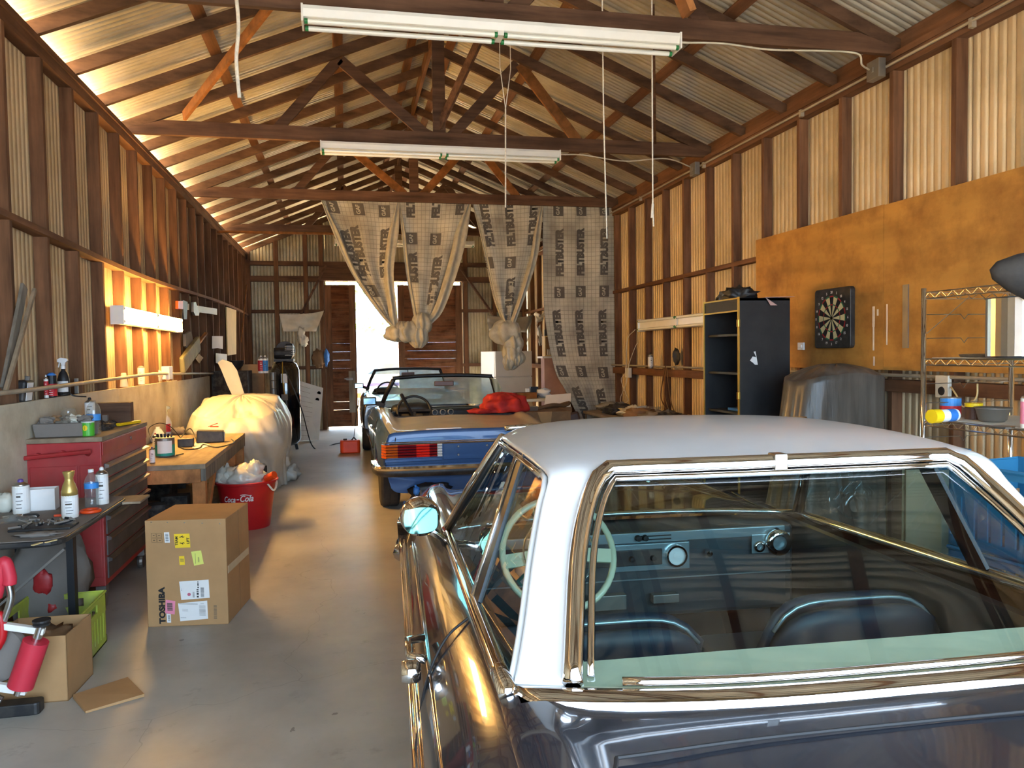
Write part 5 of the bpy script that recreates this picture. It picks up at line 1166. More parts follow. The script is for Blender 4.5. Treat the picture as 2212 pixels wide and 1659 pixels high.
# covered machine
t=thing('covered_machine','bulky machine shrouded in white plastic sheeting beyond the workbench','covered machine',(-1.24,9.95,0))
m=MB(); nu,nv=130,70
def shroud(a,t_):
    ph=2*PI*a; c,s=math.cos(ph),math.sin(ph); k=min(1,t_*2.2)
    r=math.sin(k*PI/2)**.55
    top=1.12-.16*(1-k)*0
    z=1.13*(1-.0*k) if t_<.02 else lerp(1.13,0.0,max(0,(t_-.20)/.80)**.9)
    z=min(z,1.13-.09*(r**4)-.20*max(0,-s)*r**2)
    rx,ry=.56,.86
    pinch=1-.22*max(0,(t_-.55))*(1+0.3*math.sin(3*ph)); fold=.035*math.sin(11*ph+3*noise.noise(V((c*2,s*2,t_*2))))*max(0,t_-.3)*2
    bul=1+.10*noise.noise(V((c*1.7,s*1.7,t_*2.5)))+.12*math.exp(-((t_-.5)/.18)**2)
    rr=(abs(c)**4+abs(s)**4)**-.25*.92
    wr=.035*max(0,1-abs(noise.noise(V((c*2.2+9,s*2.2,t_*4+z))))*5)+.02*max(0,1-abs(noise.noise(V((c*5+3,s*5,t_*3))))*5)
    fold+=-wr
    z-=wr*.7*(t_<.3)
    q_=max(0,t_-.45); pinch*=1-.55*q_
    return V((rx*r*rr*c*(pinch*bul+fold)+.28*q_,ry*r*rr*s*(pinch*bul+fold)+.45*q_,z+.03*noise.noise(V((c*4,s*4,t_*5)))*t_))
m.grid(shroud,nu,nv); so=m.build('plastic_sheeting','tarp_white',t,smooth=True)
MB().blob((.50,.32,.10),(.13,.12,.10),.3,3,5,.2,22,14,seed=3,zmin=.0).blob((.42,.10,.30),(.12,.16,.17),.2,2,4,.1,22,14,seed=5).build('sheeting_tail','tarp_white',t,smooth=True)
tbox('black_case','glossy black case on the floor behind the red tub','case',(-.98,8.62,0.0),.26,.22,.44,'black_gloss',.2)
# red tub with rubbish
t=thing('plastic_tub','round red tub with white script lettering, full of rubbish bags','tub',(-.93,7.62,0))
MB().lathe([(.20,0),(.205,.01),(.262,.415),(.285,.42),(.288,.44),(.262,.442),(.25,.42),(.19,.02)],(0,0,0),40,cap=False).lathe([(.001,.015),(.20,.015)],(0,0,0),40,cap=False).build('tub_body','red_plastic',t,auto=40)
g=MB(); 
def cyl(x,y,a0=math.radians(-103)): 
    z=.30+y; r=.2055+.057*z/.41+.002; a=a0+x/r; return V((r*math.cos(a),r*math.sin(a),z))
g.text('Coca',.075,lambda x,y:cyl(x-.075,y-.004),.02,.35,.78); g.text('Cola',.082,lambda x,y:cyl(x+.085,y+.004),.02,.35,.78); g.text('-',.08,lambda x,y:cyl(x+.006,y-.004),.02,.3)
g.tube([cyl(.03+.02*k,.035+.006*math.sin(k)) for k in range(6)],.003,5); g.build('script_lettering','white_ink',t)
MB().tube(spline([(.20,-.16,.42),(.26,-.20,.36),(.28,-.12,.40),(.27,-.02,.44)],6),.009,6).build('rope_handle','rope',t)
tag(MB().blob((-.95,7.60,.46),(.20,.17,.12),.22,3,6,.10,30,18,1,4,zmin=.36).blob((-.84,7.52,.55),(.07,.07,.08),.2,4,4,.1,18,12,seed=6).build('rubbish_bag','bag_white',smooth=True),'knotted white rubbish bag on top of the red tub','bag')
tag(MB().blob((-1.12,7.62,.46),(.10,.10,.11),.35,4,5,.15,20,14,seed=9,zmin=.40).build('torn_bag','cloth_white',smooth=True),'torn pale bag sticking out of the red tub on its left','bag')
tag(MB().tube([V((-.74,7.50,.46))+V((.0,0,0)),V((-.66,7.44,.50))],.035,14).build('orange_cup','orange_plastic'),'orange cup wedged at the right rim of the red tub','cup')
tag(MB().blob((-.96,7.70,.56),(.09,.08,.02),.1,3,nu=18,nv=8).build('brown_hat','cardboard_dark',smooth=True),'brown flat lid behind the bags in the red tub','lid')
# ledge things (on top of the panelling)
ZL=1.337
def onl(u,X=-1.95): return V((X,at(u,840,X=X).y,ZL))
p=onl(50); t=thing('oil_jug','black jug with white label tilted on the ledge, nearest','jug',p,.0); t.rotation_euler=(0,math.radians(8),0)
MB().rbox(-.04,.03,-.07,.07,0,.13,.02).build('jug_body','black_plastic',t,bevel=.012); MB().box(.031,.034,-.06,.03,.01,.12).build('jug_label','white_ink',t); MB().lathe([(.015,.13),(.015,.155)],(-.005,.03,0),12).build('cap','dust_grey',t)
can('dark blue-topped can on the ledge beside the tilted jug',onl(112),20,58,'black_metal','ink','red_ink',labz=(.05,.5),nozzle=False,dome='blue_clear')
can('white-topped tube on the ledge left of the dark can',onl(100,-1.955),9,50,'white_metal','white_plastic','red_ink',name='glue_tube')
sprayer('black trigger spray bottle with white head on the ledge',onl(138),24,82,'black_plastic','white_plastic')
tag(MB().box(-1.97,-1.945,onl(168).y-.012,onl(168).y+.012,ZL,1.45).build('metal_bracket','dull_steel',bevel=.002),'slim metal bracket standing on the ledge right of the spray bottles','bracket')
p=onl(268); o=MB().lathe([(.035,0),(.022,.12),(.018,.125)],(0,0,0),18).build('paper_cup','cream_board'); o.location=p; tag(o,'upturned pale cup on the ledge beneath the glowing light','cup')
can('pale grey-capped aerosol on the ledge beneath the glowing light',onl(306),14,44,'white_metal','white_plastic','paper',nozzle=False,dome='dust_grey')
for u,l_ in ((345,'first'),(362,'second')):
    p=onl(u); o=MB().blob((0,0,.06),(.03,.05,.06),.3,5,nu=14,nv=10,seed=u,zmin=0).build('cobweb_clump','cobweb_white',smooth=True); o.location=p; tag(o,l_+' dusty white clump on the ledge right of the pale aerosol','clump')
# things hanging on the left studs
Xh=-1.93
def hang(name,label,cat,P,m,th=.015,X=Xh,bev=.002):
    q=[at(u,v,X=X) for u,v in P]; n=len(q)
    mm=MB().add(q+[p+V((th,0,0)) for p in q],[tuple(range(n)),tuple(range(n,2*n))[::-1]]+[(i,n+i,n+(i+1)%n,(i+1)%n) for i in range(n)])
    return tag(mm.build(name,m,bevel=bev),label,cat)
hang('orange_tool','orange and black clamp hanging at the far end of the glowing light','tool',[(379,650),(390,650),(390,668),(379,667)],'orange_plastic',.03)
hang('black_strap','black strap hanging beside the orange clamp','strap',[(391,648),(402,652),(400,690),(394,690)],'black_plastic',.02)
hang('white_card','small white card pinned between the clamp and the level','card',[(398,655),(408,656),(408,670),(398,669)],'paper',.004)
hang('spirit_level','pale board hung nearly level on the left studs','board',[(422,660),(466,667),(466,680),(422,674)],'cream_board',.02)
hang('grey_trowel','grey rounded tool hanging over the pale board','tool',[(413,653),(418,652),(426,676),(424,682),(417,682),(413,674)],'dull_steel',.03)
hang('paper_note','blank paper note pinned to a far stud','paper',[(458,726),(481,726),(481,754),(470,752),(458,753)],'paper',.003)
hang('paper_note','pale paper sheet standing behind the curved white panel','paper',[(466,763),(490,765),(490,790),(466,784)],'cream_board',.003,X=-1.88)
hang('yellow_plank','upright yellow plank fixed to the far left studs','plank',[(487,663),(508,670),(508,765),(490,768)],'yellow_board',.02)
hang('tan_note','tilted tan card below the olive tool case','card',[(422,775),(429,764),(439,773),(430,785)],'yellow_board',.004)
a,b_=at(393,790,X=-1.88),at(428,742,X=-1.88); t=thing('tool_case','olive long case hanging on the left studs with a wooden handle','case',a)
MB().beam((0,0,0),b_-a,.20,.06,(1,0,0)).build('case_body','dirty_green',t,bevel=.02); MB().beam(b_-a,at(445,720,X=-1.88)-a,.03,.045,(1,0,0)).build('wooden_handle','fresh_wood',t,bevel=.005)
hang('dusty_glove','grey dusty glove hanging above the olive case','glove',[(395,722),(408,715),(412,735),(405,755),(396,748)],'dust_grey',.03)
# curved white panel, cartons, helmet, compressor
q=[at(u,v,Y=10.6) for u,v in ((470,783),(480,776),(500,783),(512,800),(533,868),(508,868),(490,830),(478,800))]
m=MB().add(q+[p+V((0,.02,0)) for p in q],[tuple(range(8))[::-1],tuple(range(8,16))]+[(i,(i+1)%8,8+(i+1)%8,8+i) for i in range(8)])
tag(m.build('curved_panel','cream_board',bevel=.003),'curved cream panel leaning behind the shrouded machine','panel')
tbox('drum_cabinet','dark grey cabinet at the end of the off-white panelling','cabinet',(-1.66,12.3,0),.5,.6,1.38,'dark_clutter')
tbox('tall_carton','tall brown cardboard carton left of the air compressor','carton',(-1.42,12.75,0),.36,.30,1.33,'cardboard_dark',.05)
tbox('shelf_rack','narrow dark shelf stack between the carton and the air compressor','shelf',(-1.13,13.0,0),.16,.3,.95,'cardboard_dark')
tbox('open_carton','small open carton on top of the tall brown carton','carton',(-1.44,12.75,1.331),.26,.2,.14,'cardboard')
o=MB().lathe([(.001,-.12),(.06,-.11),(.11,-.05),(.125,.02),(.13,.03)],(0,0,.12),20).build('dark_bowl','black_plastic',smooth=True); o.location=(-1.62,12.35,1.385); tag(o,'dark bowl resting on the grey cabinet','bowl')
for i,(x,l_) in enumerate(((-1.28,'left'),(-1.22,'right'))):
    t_=can(('slim white and red can','slim white and blue can')[i]+' on the tall brown carton',V((x,12.66,1.331)),13,38,'white_metal','white_plastic',('red_ink','blue_label')[i])
for i in range(3):
    o=MB().lathe([(.05,0),(.05,.12),(.046,.125)],(0,0,0),16).build('metal_tin','dull_steel'); o.location=(-1.13,12.92,.951+.13*i); tag(o,('bottom','middle','top')[i]+' tin in the stack of three left of the air compressor','tin')
t=thing('air_compressor','tall black upright air compressor near the back wall','compressor',(-.99,13.6,0))
MB().lathe([(.10,.08),(.19,.12),(.235,.20),(.235,1.35),(.20,1.46),(.10,1.52),(.001,1.53)],(0,0,0),32).build('tank','black_gloss',t,smooth=True)
for a in (.5,2.6,4.7): MB().beam((.18*math.cos(a),.18*math.sin(a),.0),(.15*math.cos(a),.15*math.sin(a),.16),.05,.03).build('foot','black_metal',t)
MB().box(-.17,.15,-.12,.12,1.50,1.54).build('platform','black_metal',t); MB().lathe([(.09,-.14),(.095,-.10),(.095,.14),(.07,.16)],(-.03,0,1.64),22,'x').build('motor','black_plastic',t)
MB().lathe([(.16,-.02),(.165,0),(.16,.02)],(0,.17,1.68),26,'y').build('belt_guard','black_metal',t); MB().box(.02,.14,-.08,.10,1.58,1.80).build('pump','black_metal',t,bevel=.02)
for k in range(6): MB().box(.01,.15,-.09,.11,1.60+.03*k,1.607+.03*k).build('cooling_fin','dull_steel',t)
MB().box(-.05,.05,-.245,-.22,1.15,1.30).build('tank_label','white_ink',t); MB().tube([(-.02,-.24,1.5),(-.03,-.25,1.2),(0,-.25,.95)],.008,6).build('copper_pipe','brass',t); MB().box(-.05,.05,-.27,-.22,.86,.96).build('pressure_switch','dust_grey',t)
p=at(612,790,Y=13.3); tag(MB().tube(spline([p,at(650,880,Y=13.3),V((-.55,13.6,.02)),V((-.2,14.2,.012)),V((.15,14.6,.012))],8),.010,6).build('air_hose','cord_black',smooth=True),'black air hose running from the compressor onto the floor','hose')
q=[at(644,822,Y=15.2),at(698,838,Y=15.2),V((at(688,905,Y=14.9).x,14.9,.02)),V((at(640,905,Y=14.9).x,14.9,.02))]
t=thing('louvred_panel','rusty white louvred metal panel leaning by the barn door','panel',q[3]); O=q[3]; g=MB(); qq=[p-O for p in q]
g.add(qq+[p+V((0,.02,0)) for p in qq],[(0,1,2,3),(7,6,5,4),(0,4,5,1),(1,5,6,2),(2,6,7,3),(3,7,4,0)]).build('panel_body','white_metal',t)
for k in range(11):
    a=(k+1)/12; MB().beam(qq[0].lerp(qq[3],a)+V((.03,-.004,0)),qq[0].lerp(qq[3],a).lerp(qq[1].lerp(qq[2],a),.62 if k in(3,4,5,6) else .5)+V((0,-.004,0)),.003,.012,(0,1,0)).build('louvre','cardboard_dark',t)
for fx,fz in ((.85,.12),(.8,.25)): MB().lathe([(.001,-.006),(.035,-.006)],tuple(qq[0].lerp(qq[1],fx).lerp(qq[3].lerp(qq[2],fx),fz)),14,'y').build('hole','ink',t)
tag(MB().blob(at(688,775,Y=17.0),(.13,.06,.18),.3,3,4,.1,18,12,seed=3).build('hanging_jacket','cardboard_dark',smooth=True),'brown garment hanging on the post left of the barn door','garment')
tag(MB().blob(at(705,772,Y=17.0),(.05,.04,.17),.3,4,4,.1,14,10,seed=6).build('blue_rag','blue_clear',smooth=True),'blue rag hanging at the left barn door edge','rag')
tag(MB().tube([at(533,615,Y=15.6),at(521,740,Y=15.6)],.012,6).build('leaning_pole','orange_wood'),'thin pole leaning across the far left corner','pole')
# ================================================================== RIGHT SIDE AND BACK
t=thing('tall_cabinet','tall black open-fronted cabinet with brass edging by the right wall','cabinet',(3.44,6.02,0))
a=at(1517,655,Y=6.3); b_=at(1598,643,Y=5.7)
x0=3.08-3.44; x1=3.53-3.44; y0=5.70-6.02; y1=6.32-6.02; ZC=2.0
MB().box(x0,x1,y0,y0+.02,0,ZC).build('side_panel','black_panel',t); MB().box(x0,x1,y1-.02,y1,0,ZC).build('side_panel','black_panel',t)
MB().box(x1-.015,x1,y0+.02,y1-.02,0,ZC).build('back_panel','black_panel',t); MB().box(x0,x1,y0,y1,ZC-.02,ZC).build('top_panel','black_panel',t); MB().box(x0+.005,x0+.02,y0+.02,y1-.02,ZC-.10,ZC-.02).build('fascia','black_panel',t)
for z in (1.70,1.385,1.06,.6,.1): MB().box(x0+.03,x1-.015,y0+.02,y1-.02,z,z+.018).build('shelf','black_vinyl',t)
for y in (y0+.006,y1-.006): MB().box(x0-.006,x0+.004,y-.010,y+.010,0,ZC+.01).build('brass_edge','brass',t)
for z in (ZC,ZC-.10): MB().box(x0-.004,x0+.004,y0,y1,z-.006,z+.006).build('brass_edge','brass',t)
for z in (1.80,1.22): MB().box(x0-.012,x0+.004,y0-.012,y0+.02,z-.03,z+.03).build('hinge','brass',t,bevel=.003)
q=[V((3.20,5.698,1.52)),V((3.222,5.698,1.70)),V((3.235,5.698,1.70)),V((3.265,5.698,1.44)),V((3.235,5.698,1.46)),V((3.18,5.698,1.50)),V((3.16,5.698,1.56)),V((3.18,5.698,1.61))]
q=[at(u,v,Y=5.698) for u,v in ((1620,779),(1626,770),(1634,772),(1628,760),(1632,759),(1637,788),(1631,788),(1626,783))]
tag(MB().add([p for p in q],[tuple(range(8))[::-1]]).build('torn_label','paper',solid=.002),'torn white label stuck on the black cabinet side','label')
o=MB().blob((3.28,6.1,2.045),(.14,.20,.07),.3,6,7,.12,26,12,zmin=2.001).build('coiled_hose','black_plastic',smooth=True); tag(o,'black coiled hose lying on top of the black cabinet','hose')
tag(MB().add([(3.30,5.68,2.004),(3.56,5.68,2.010),(3.56,5.95,2.012),(3.32,5.95,2.004),(3.30,5.675,2.002),(3.40,5.672,1.94),(3.34,5.672,1.94)],[(0,1,2,3),(4,5,6)]).build('pink_cloth','pink_wall',solid=.004),'dusty pink cloth draped over the top corner of the black cabinet','cloth')
bt=bottle('dusty square bottle on a shelf inside the black cabinet',V((3.30,5.95,1.43)),20,44,'clear',None,'dust_grey',lz=(.1,.6))
o=MB().lathe([(.06,0),(.065,.015),(.03,.025)],(0,0,0),18).build('round_dish','cream_board'); o.location=(3.30,5.95,1.405); tag(o,'pale round dish beneath the dusty bottle in the cabinet','dish')
for i in range(3): 
    o=MB().rbox(-.05,.05,-.12,.12,0,.02,.01).build('flat_tool',('blue_clear','cardboard_dark','orange_wood')[i]); o.location=(3.22+.09*i,5.95+.03*i,1.08); tag(o,('blue','brown','orange')[i]+' flat tool on the lower shelf of the black cabinet','tool')
# plastic-covered thing beside the cabinet
m=MB()
def tarp(a,t_):
    ph=2*PI*a; c,s=math.cos(ph),math.sin(ph)
    k=min(1,t_/.34); r=math.sin(k*PI/2)**.8
    rr=(abs(c)**3.2+abs(s)**3.2)**(-1/3.2)
    lean=.0 if c>0 else .26*max(0,t_-.2)
    z=1.47-.12*(r**3)*(.5+.5*c*c) if t_<=.34 else lerp(1.47-.12*(.5+.5*c*c),0,(t_-.34)/.66)
    fold=1+.05*math.sin(17*ph+4*noise.noise(V((c*2,s*2,t_))))*max(0,t_-.3)*1.6
    return V((3.57+(.33*rr*r*c)*fold*(lerp(.75,1.75,t_) if c<0 else 1),5.16+.24*rr*r*s*fold,max(z,0.0)+.012*noise.noise(V((c*5,s*5,t_*6)))))
m.grid(tarp,84,36)
t=thing('covered_chair','domed object under dusty grey plastic sheeting right of the black cabinet','covered object',(0,0,0)); m.build('plastic_cover','tarp_clear',t,smooth=True)
MB().rbox(3.40,3.80,5.0,5.32,.0,1.28,.1,4).build('covered_shape','dust_grey',t,bevel=.08)
# dartboard
c=at(1813,692,X=3.93); t=thing('dartboard_cabinet','black dartboard with tan and black segments on the orange plywood','dartboard',(3.955,5.70,1.835))
D=.265
def dp(y,z,x): return V((x,-y,z))            # y to the viewer's right = -Y
m=MB().rbox(-D*.9,D*.9,-.245,.245,-.045,0,.03,4); m.v=[V((v.z,v.x,v.y)) for v in m.v]; m.build('board_case','black_plastic',t,bevel=.006)
m=MB(); cols=['cream_seg','black_seg','red_seg','green_seg']
G['cream_seg']=mat('cream_seg',(212,200,150),rough=.8,var=.05); G['black_seg']=mat('black_seg',(22,20,20),rough=.8); G['red_seg']=mat('red_seg',(170,30,34),rough=.7); G['green_seg']=mat('green_seg',(40,120,80),rough=.7)
R_=.19; 
def arc(r0,r1,a0,a1,x):
    n=4; P=[dp(r0*math.sin(lerp(a0,a1,i/n)),r0*math.cos(lerp(a0,a1,i/n)),x) for i in range(n+1)]+[dp(r1*math.sin(lerp(a0,a1,i/n)),r1*math.cos(lerp(a0,a1,i/n)),x) for i in range(n,-1,-1)]
    m.add(P,[tuple(range(len(P)))])
for k in range(20):
    a0,a1=math.radians(18*k-9),math.radians(18*k+9); dk=(k%2==0)
    for (r0,r1,kind) in ((.016,.105,0),(.105,.115,1),(.115,.172,0),(.172,.184,1)):
        m.mi=(1 if dk else 0) if kind==0 else (2 if dk else 3); arc(r0*1.0,r1,a0,a1,-.047)
m.mi=0; m.lathe([(.001,-.049),(.014,-.049)],(0,0,0),16,'x'); m.build('dart_target',cols,t)
g=MB()
for k,nm in enumerate('20 1 18 4 13 6 10 15 2 17 3 19 7 16 8 11 14 9 12 5'.split()):
    a=math.radians(18*k); cy,cz=.212*math.sin(a),.212*math.cos(a)
    g.text(nm,.028,lambda x,y,cy=cy,cz=cz:dp(cy+x,cz+y,-.0475),.03)
g.build('numbers','white_ink',t)
# wire shelving
t=thing('wire_shelving','chrome wire shelving unit in front of the plywood','shelving',(2.9,3.0,0))
XS0,XS1,YS0,YS1=2.62,3.12,1.75,3.12
p1=at(1996,628,Y=3.12); p2=at(2130,620,Y=3.12)
XS0,XS1=p1.x,3.10
OO=V((2.9,3.0,0))
def W_(x,y,z): return V((x,y,z))-OO
for x in (XS0,XS1):
    for y in (YS0,YS1): MB().tube([W_(x,y,0),W_(x,y,1.86)],.0125,10).build('post','chrome',t,smooth=True)
for z in (1.84,1.535,1.255,.92,.45):
    s_=MB()
    for zz in (z-.028,z): s_.tube([W_(XS0,YS0,zz),W_(XS1,YS0,zz),W_(XS1,YS1,zz),W_(XS0,YS1,zz)],.0035,6,True)
    for (xa,ya,xb,yb) in ((XS0,YS0,XS0,YS1),(XS0,YS1,XS1,YS1),(XS1,YS0,XS1,YS1)):
        L_=math.hypot(xb-xa,yb-ya); n=int(L_/.035)
        pts=[W_(lerp(xa,xb,i/n),lerp(ya,yb,i/n),z-.028 if i%2 else z) for i in range(n+1)]; s_.tube(pts,.0022,5)
    if z<1.8 : 
        for i in range(1,40): y=lerp(YS0,YS1,i/40); s_.tube([W_(XS0,y,z),W_(XS1,y,z)],.0018,4)
    else: 
        for i in range(1,40,3): y=lerp(YS0,YS1,i/40); s_.tube([W_(XS0,y,z),W_(XS1,y,z)],.0018,4)
    s_.build('wire_shelf','steel',t)
for z in (1.74,1.63,1.42,1.33,1.17): 
    MB().tube([W_(XS0,YS1+.004,z),W_(lerp(XS0,XS1,.42),YS1+.004,z),W_(lerp(XS0,XS1,.46),YS1+.004,z-.022),W_(lerp(XS0,XS1,.5),YS1+.004,z),W_(XS1,YS1+.004,z)],.002,5).build('hook_wire','steel',t)
MB().tube([W_(XS0,YS1,1.64),W_(lerp(XS0,XS1,.5),YS1,1.82)],.002,5).build('side_brace','steel',t)
for z in (1.539,1.259): 
    o=MB().box(XS0+.02,XS1-.02,YS0+.03,YS1-.03,z,z+.002).build('shelf_liner','cloth_white'); tag(o,'dusty liner on the '+('upper' if z>1.4 else 'lower')+' visible wire shelf','liner')
def shelfpt(u,v,z): return at(u,v,Z=z)
z1=1.542; z2=1.262
pz=at(2195,778,Y=2.45); p=V((2.62,2.42,z1)); p=at(2212,770,Y=2.55)
o=MB().lathe([(.12,0),(.125,.008),(.125,.235),(.13,.24)],(0,0,0),32,cap=False).lathe([(.001,.004),(.12,.004)],(0,0,0),32,cap=False).build('stock_pot','steel',smooth=False); o.location=(p.x+.04,2.60,z1); tag(o,'shiny steel stock pot on the upper wire shelf','pot')
o=MB().lathe([(.001,.0),(.15,.0),(.16,.012),(.15,.014),(.001,.006)],(0,0,0),30).build('pot_lid','dull_steel',smooth=False); o.location=(2.82,2.90,z1); tag(o,'flat steel lid lying on the upper wire shelf','lid')
c=at(2225,640,Y=2.35); m=MB(); c0=at(2152,628,Y=2.5)
m.lathe([(.001,-.02),(.035,.0),(.07,.06),(.10,.14),(.115,.22),(.118,.34)],(0,0,0),26,'x'); o=m.build('foam_cone','rubber',smooth=True); o.location=(c0.x-.005,2.5,1.845+.03); o.rotation_euler=(0,math.radians(10),math.radians(-25)); tag(o,'dark rounded foam piece projecting above the wire shelving','foam')
def lying(label,u0,v0,u1,v1,r,Y,z):
    a,b_=at(u0,v0,Y=Y),at(u1,v1,Y=Y); a.z=b_.z=z+r; t=thing('spice_bottle',label,'bottle',a); d=b_-a; d.y+=.03
    MB().tube([(0,0,0),d*.28],r,18).build('cap','yellow_plastic',t); MB().tube([d*.28,d*.9],[r*.92,r*.92],18).build('bottle_body','white_plastic',t); MB().tube([d*.55,d*.82],r*.935,18,cap=False).build('bottle_label','blue_clear',t); return t
lying('white bottle with yellow cap lying on the lower wire shelf',2012,888,2080,884,.030,2.88,z2)
p=shelfpt(2103,905,z2); t=thing('glass_jar','small brown jar with yellow lid on the lower wire shelf','jar',p); MB().lathe([(.036,0),(.038,.05),(.034,.056)],(0,0,0),22).build('jar_body','leather_brown',t); MB().lathe([(.036,.056),(.037,.072),(.001,.074)],(0,0,0),22).build('lid','yellow_plastic',t)
p=shelfpt(2103,905,z2)+V((.02,.16,0)); t=thing('food_can','red and blue striped tin behind the yellow-lidded jar','can',p); MB().lathe([(.045,0),(.045,.09)],(0,0,0),22).build('can_body','dull_steel',t); MB().lathe([(.0455,.01),(.0455,.05)],(0,0,0),22,cap=False).build('can_label','red_ink',t); MB().lathe([(.0455,.05),(.0455,.085)],(0,0,0),22,cap=False).build('can_label','blue_label',t)
p=shelfpt(2150,912,z2); o=MB().lathe([(.045,0),(.055,.01),(.066,.055),(.075,.06),(.073,.062),(.062,.055),(.05,.012),(.001,.01)],(0,0,0),28).build('steel_bowl','dull_steel',smooth=True); o.location=p+V((.015,.03,0)); tag(o,'steel mixing bowl on the lower wire shelf','bowl')
o=MB().lathe([(.04,0),(.045,.008),(.001,.010)],(0,0,0),24).build('jar_lid','steel'); o.location=shelfpt(2165,925,z2)+V((.0,.0,0)); tag(o,'flat metal lid in front of the steel bowl','lid')
p=shelfpt(2212,925,z2); can('white spray can at the right picture edge on the lower wire shelf',p+V((.02,0,0)),30,80,'white_metal','white_plastic','pink_paper')
p=at(2025,1290,Y=2.0)
# lower shelf cans seen through the car glass
for (x,y,lab,body,lb,r,h) in ((2.72,2.62,'white canister on the wire shelf behind the white hardtop','white_metal','paper',.07,.19),(2.74,2.22,'red-labelled paint tin on the wire shelf behind the white hardtop','white_metal','red_ink',.085,.16)):
    t=thing('paint_tin',lab,'tin',(x,y,.925)); MB().lathe([(r,0),(r,h),(r*.95,h+.004)],(0,0,0),26).build('can_body',body,t); MB().lathe([(r*1.01,h*.2),(r*1.01,h*.75)],(0,0,0),26,cap=False).build('can_label',lb,t)
# blue crates by the car
milkcrate('plastic_crate','blue slatted plastic crate stacked beside the white hardtop',2.20,2.54,2.00,2.48,.30,'blue_plastic',math.radians(6),.86)
milkcrate('plastic_crate','blue slatted crate under the upper blue crate',2.20,2.54,2.00,2.48,.30,'blue_plastic',math.radians(6),.55)
tbox('crate_stand','dusty wooden box carrying the blue crates','box',(2.37,2.24,0),.36,.46,.548,'dusty_wood')
o=MB().rbox(-.08,.08,-.05,.05,0,.075,.02).build('blue_carton','blue_plastic'); o.location=(2.36,2.68,1.105); tag(o,'blue and white carton behind the blue crate','carton')
tbox('carton_stand','pale carton under the blue and white carton','box',(2.36,2.68,0),.22,.2,1.104,'cream_board')
# outlet and cable on the right wall
p=at(2035,835,X=3.93); t=thing('wall_outlet','beige electrical outlet box below the plywood behind the wire shelving','outlet',(3.955,p.y,p.z)); MB().box(-.03,0,-.06,.06,-.075,.075).build('outlet_case','cream_board',t,bevel=.006); MB().lathe([(.001,-.036),(.028,-.034),(.03,-.03)],(0,0,-.03),16,'x').build('socket','ink',t)
tag(MB().tube(spline([V((3.93,p.y-.08,p.z)),V((3.90,p.y-.16,p.z-.05)),V((3.90,p.y-.22,p.z-.12)),V((3.92,p.y-.3,p.z-.06)),V((3.93,p.y-.3,p.z+.03))],6),.006,6).build('yellow_cable','yellow_board',smooth=True),'tan cable looping beside the beige outlet','cable')
p=at(1358,805,X=3.93); t=thing('outlet_box','pale outlet box with dangling cord right of the straight felt panel','outlet',(3.95,p.y,p.z)); MB().box(-.05,0,-.07,.07,-.07,.07).build('box_case','cream_board',t,bevel=.005)
pts=[at(u,v,X=3.90) for u,v in ((1372,712),(1355,735),(1352,800),(1342,820),(1352,850),(1357,865),(1345,872),(1340,860),(1352,830),(1358,790),(1372,750),(1378,740))]
tag(MB().tube(spline(pts,6),.006,6).build('dangling_cord','cord_white',smooth=True),'pale cord knotted and dangling from the right wall outlet','cord')
p=at(1410,805,X=3.93); can('grey spray can hung on the right wall conduit',V((3.90,p.y,1.36)),11,34,'dull_steel','ink','white_ink')
pts=[at(u,v,X=3.9) for u,v in ((1438,790),(1430,830),(1428,860),(1440,885),(1446,890),(1436,850),(1440,795),(1444,830),(1450,870),(1456,888))]
tag(MB().tube(spline(pts,6),.008,6).build('hanging_belt','brown_belt',smooth=True),'brown belt-like hose hanging on the right wall','hose')
o=MB().blob(tuple(at(1461,770,X=3.98)),(.02,.10,.10),.2,5,nu=16,nv=10).build('soot_lamp','black_plastic',smooth=True); tag(o,'round dark lamp fixed on the right corrugated wall','lamp')
p=at(1461,790,X=3.94); tag(MB().lathe([(.02,-.05),(.035,0)],tuple(p),12).build('lamp_cup','clear'),'small glass cup below the round dark lamp','cup')
# low workbench with clutter along the right wall
t=thing('side_bench','low dusty side bench along the right wall behind the white hardtop','bench',(3.62,8.6,0)); MB().box(-.35,.30,-1.7,1.9,.72,.76).build('bench_top','dusty_wood',t,bevel=.004)
for y in (-1.6,1.8):
    for x in (-.3,.25): MB().box(x-.04,x+.04,y-.04,y+.04,0,.72).build('leg','dusty_wood',t)
rd=random.Random(21)
nm=['grey rag','tan paper bundle','dark cloth','blue-grey rag','brown wrapper','pale sack','dark coil','grey folded sheet']
for i in range(8):
    y=7.2+i*.42; o=MB().blob((3.50+.1*(i%2),y,.82),(.20,.19,.07),.35,4,5,.15,22,12,seed=i*3,zmin=.761).build('cloth_bundle',('cloth_grey','cardboard','dark_clutter','dust_grey','cardboard_dark','cloth_white','dark_clutter','cloth_grey')[i],smooth=True)
    tag(o,nm[i]+' heaped on the low side bench, '+('nearest','second','third','fourth','fifth','sixth','seventh','farthest')[i]+' along','bundle')
o=MB().lathe([(.06,0),(.085,.14),(.09,.145)],(0,0,0),18).build('clear_tub','clear'); o.location=(3.72,9.0,.761); tag(o,'clear plastic tub on the low side bench','tub')
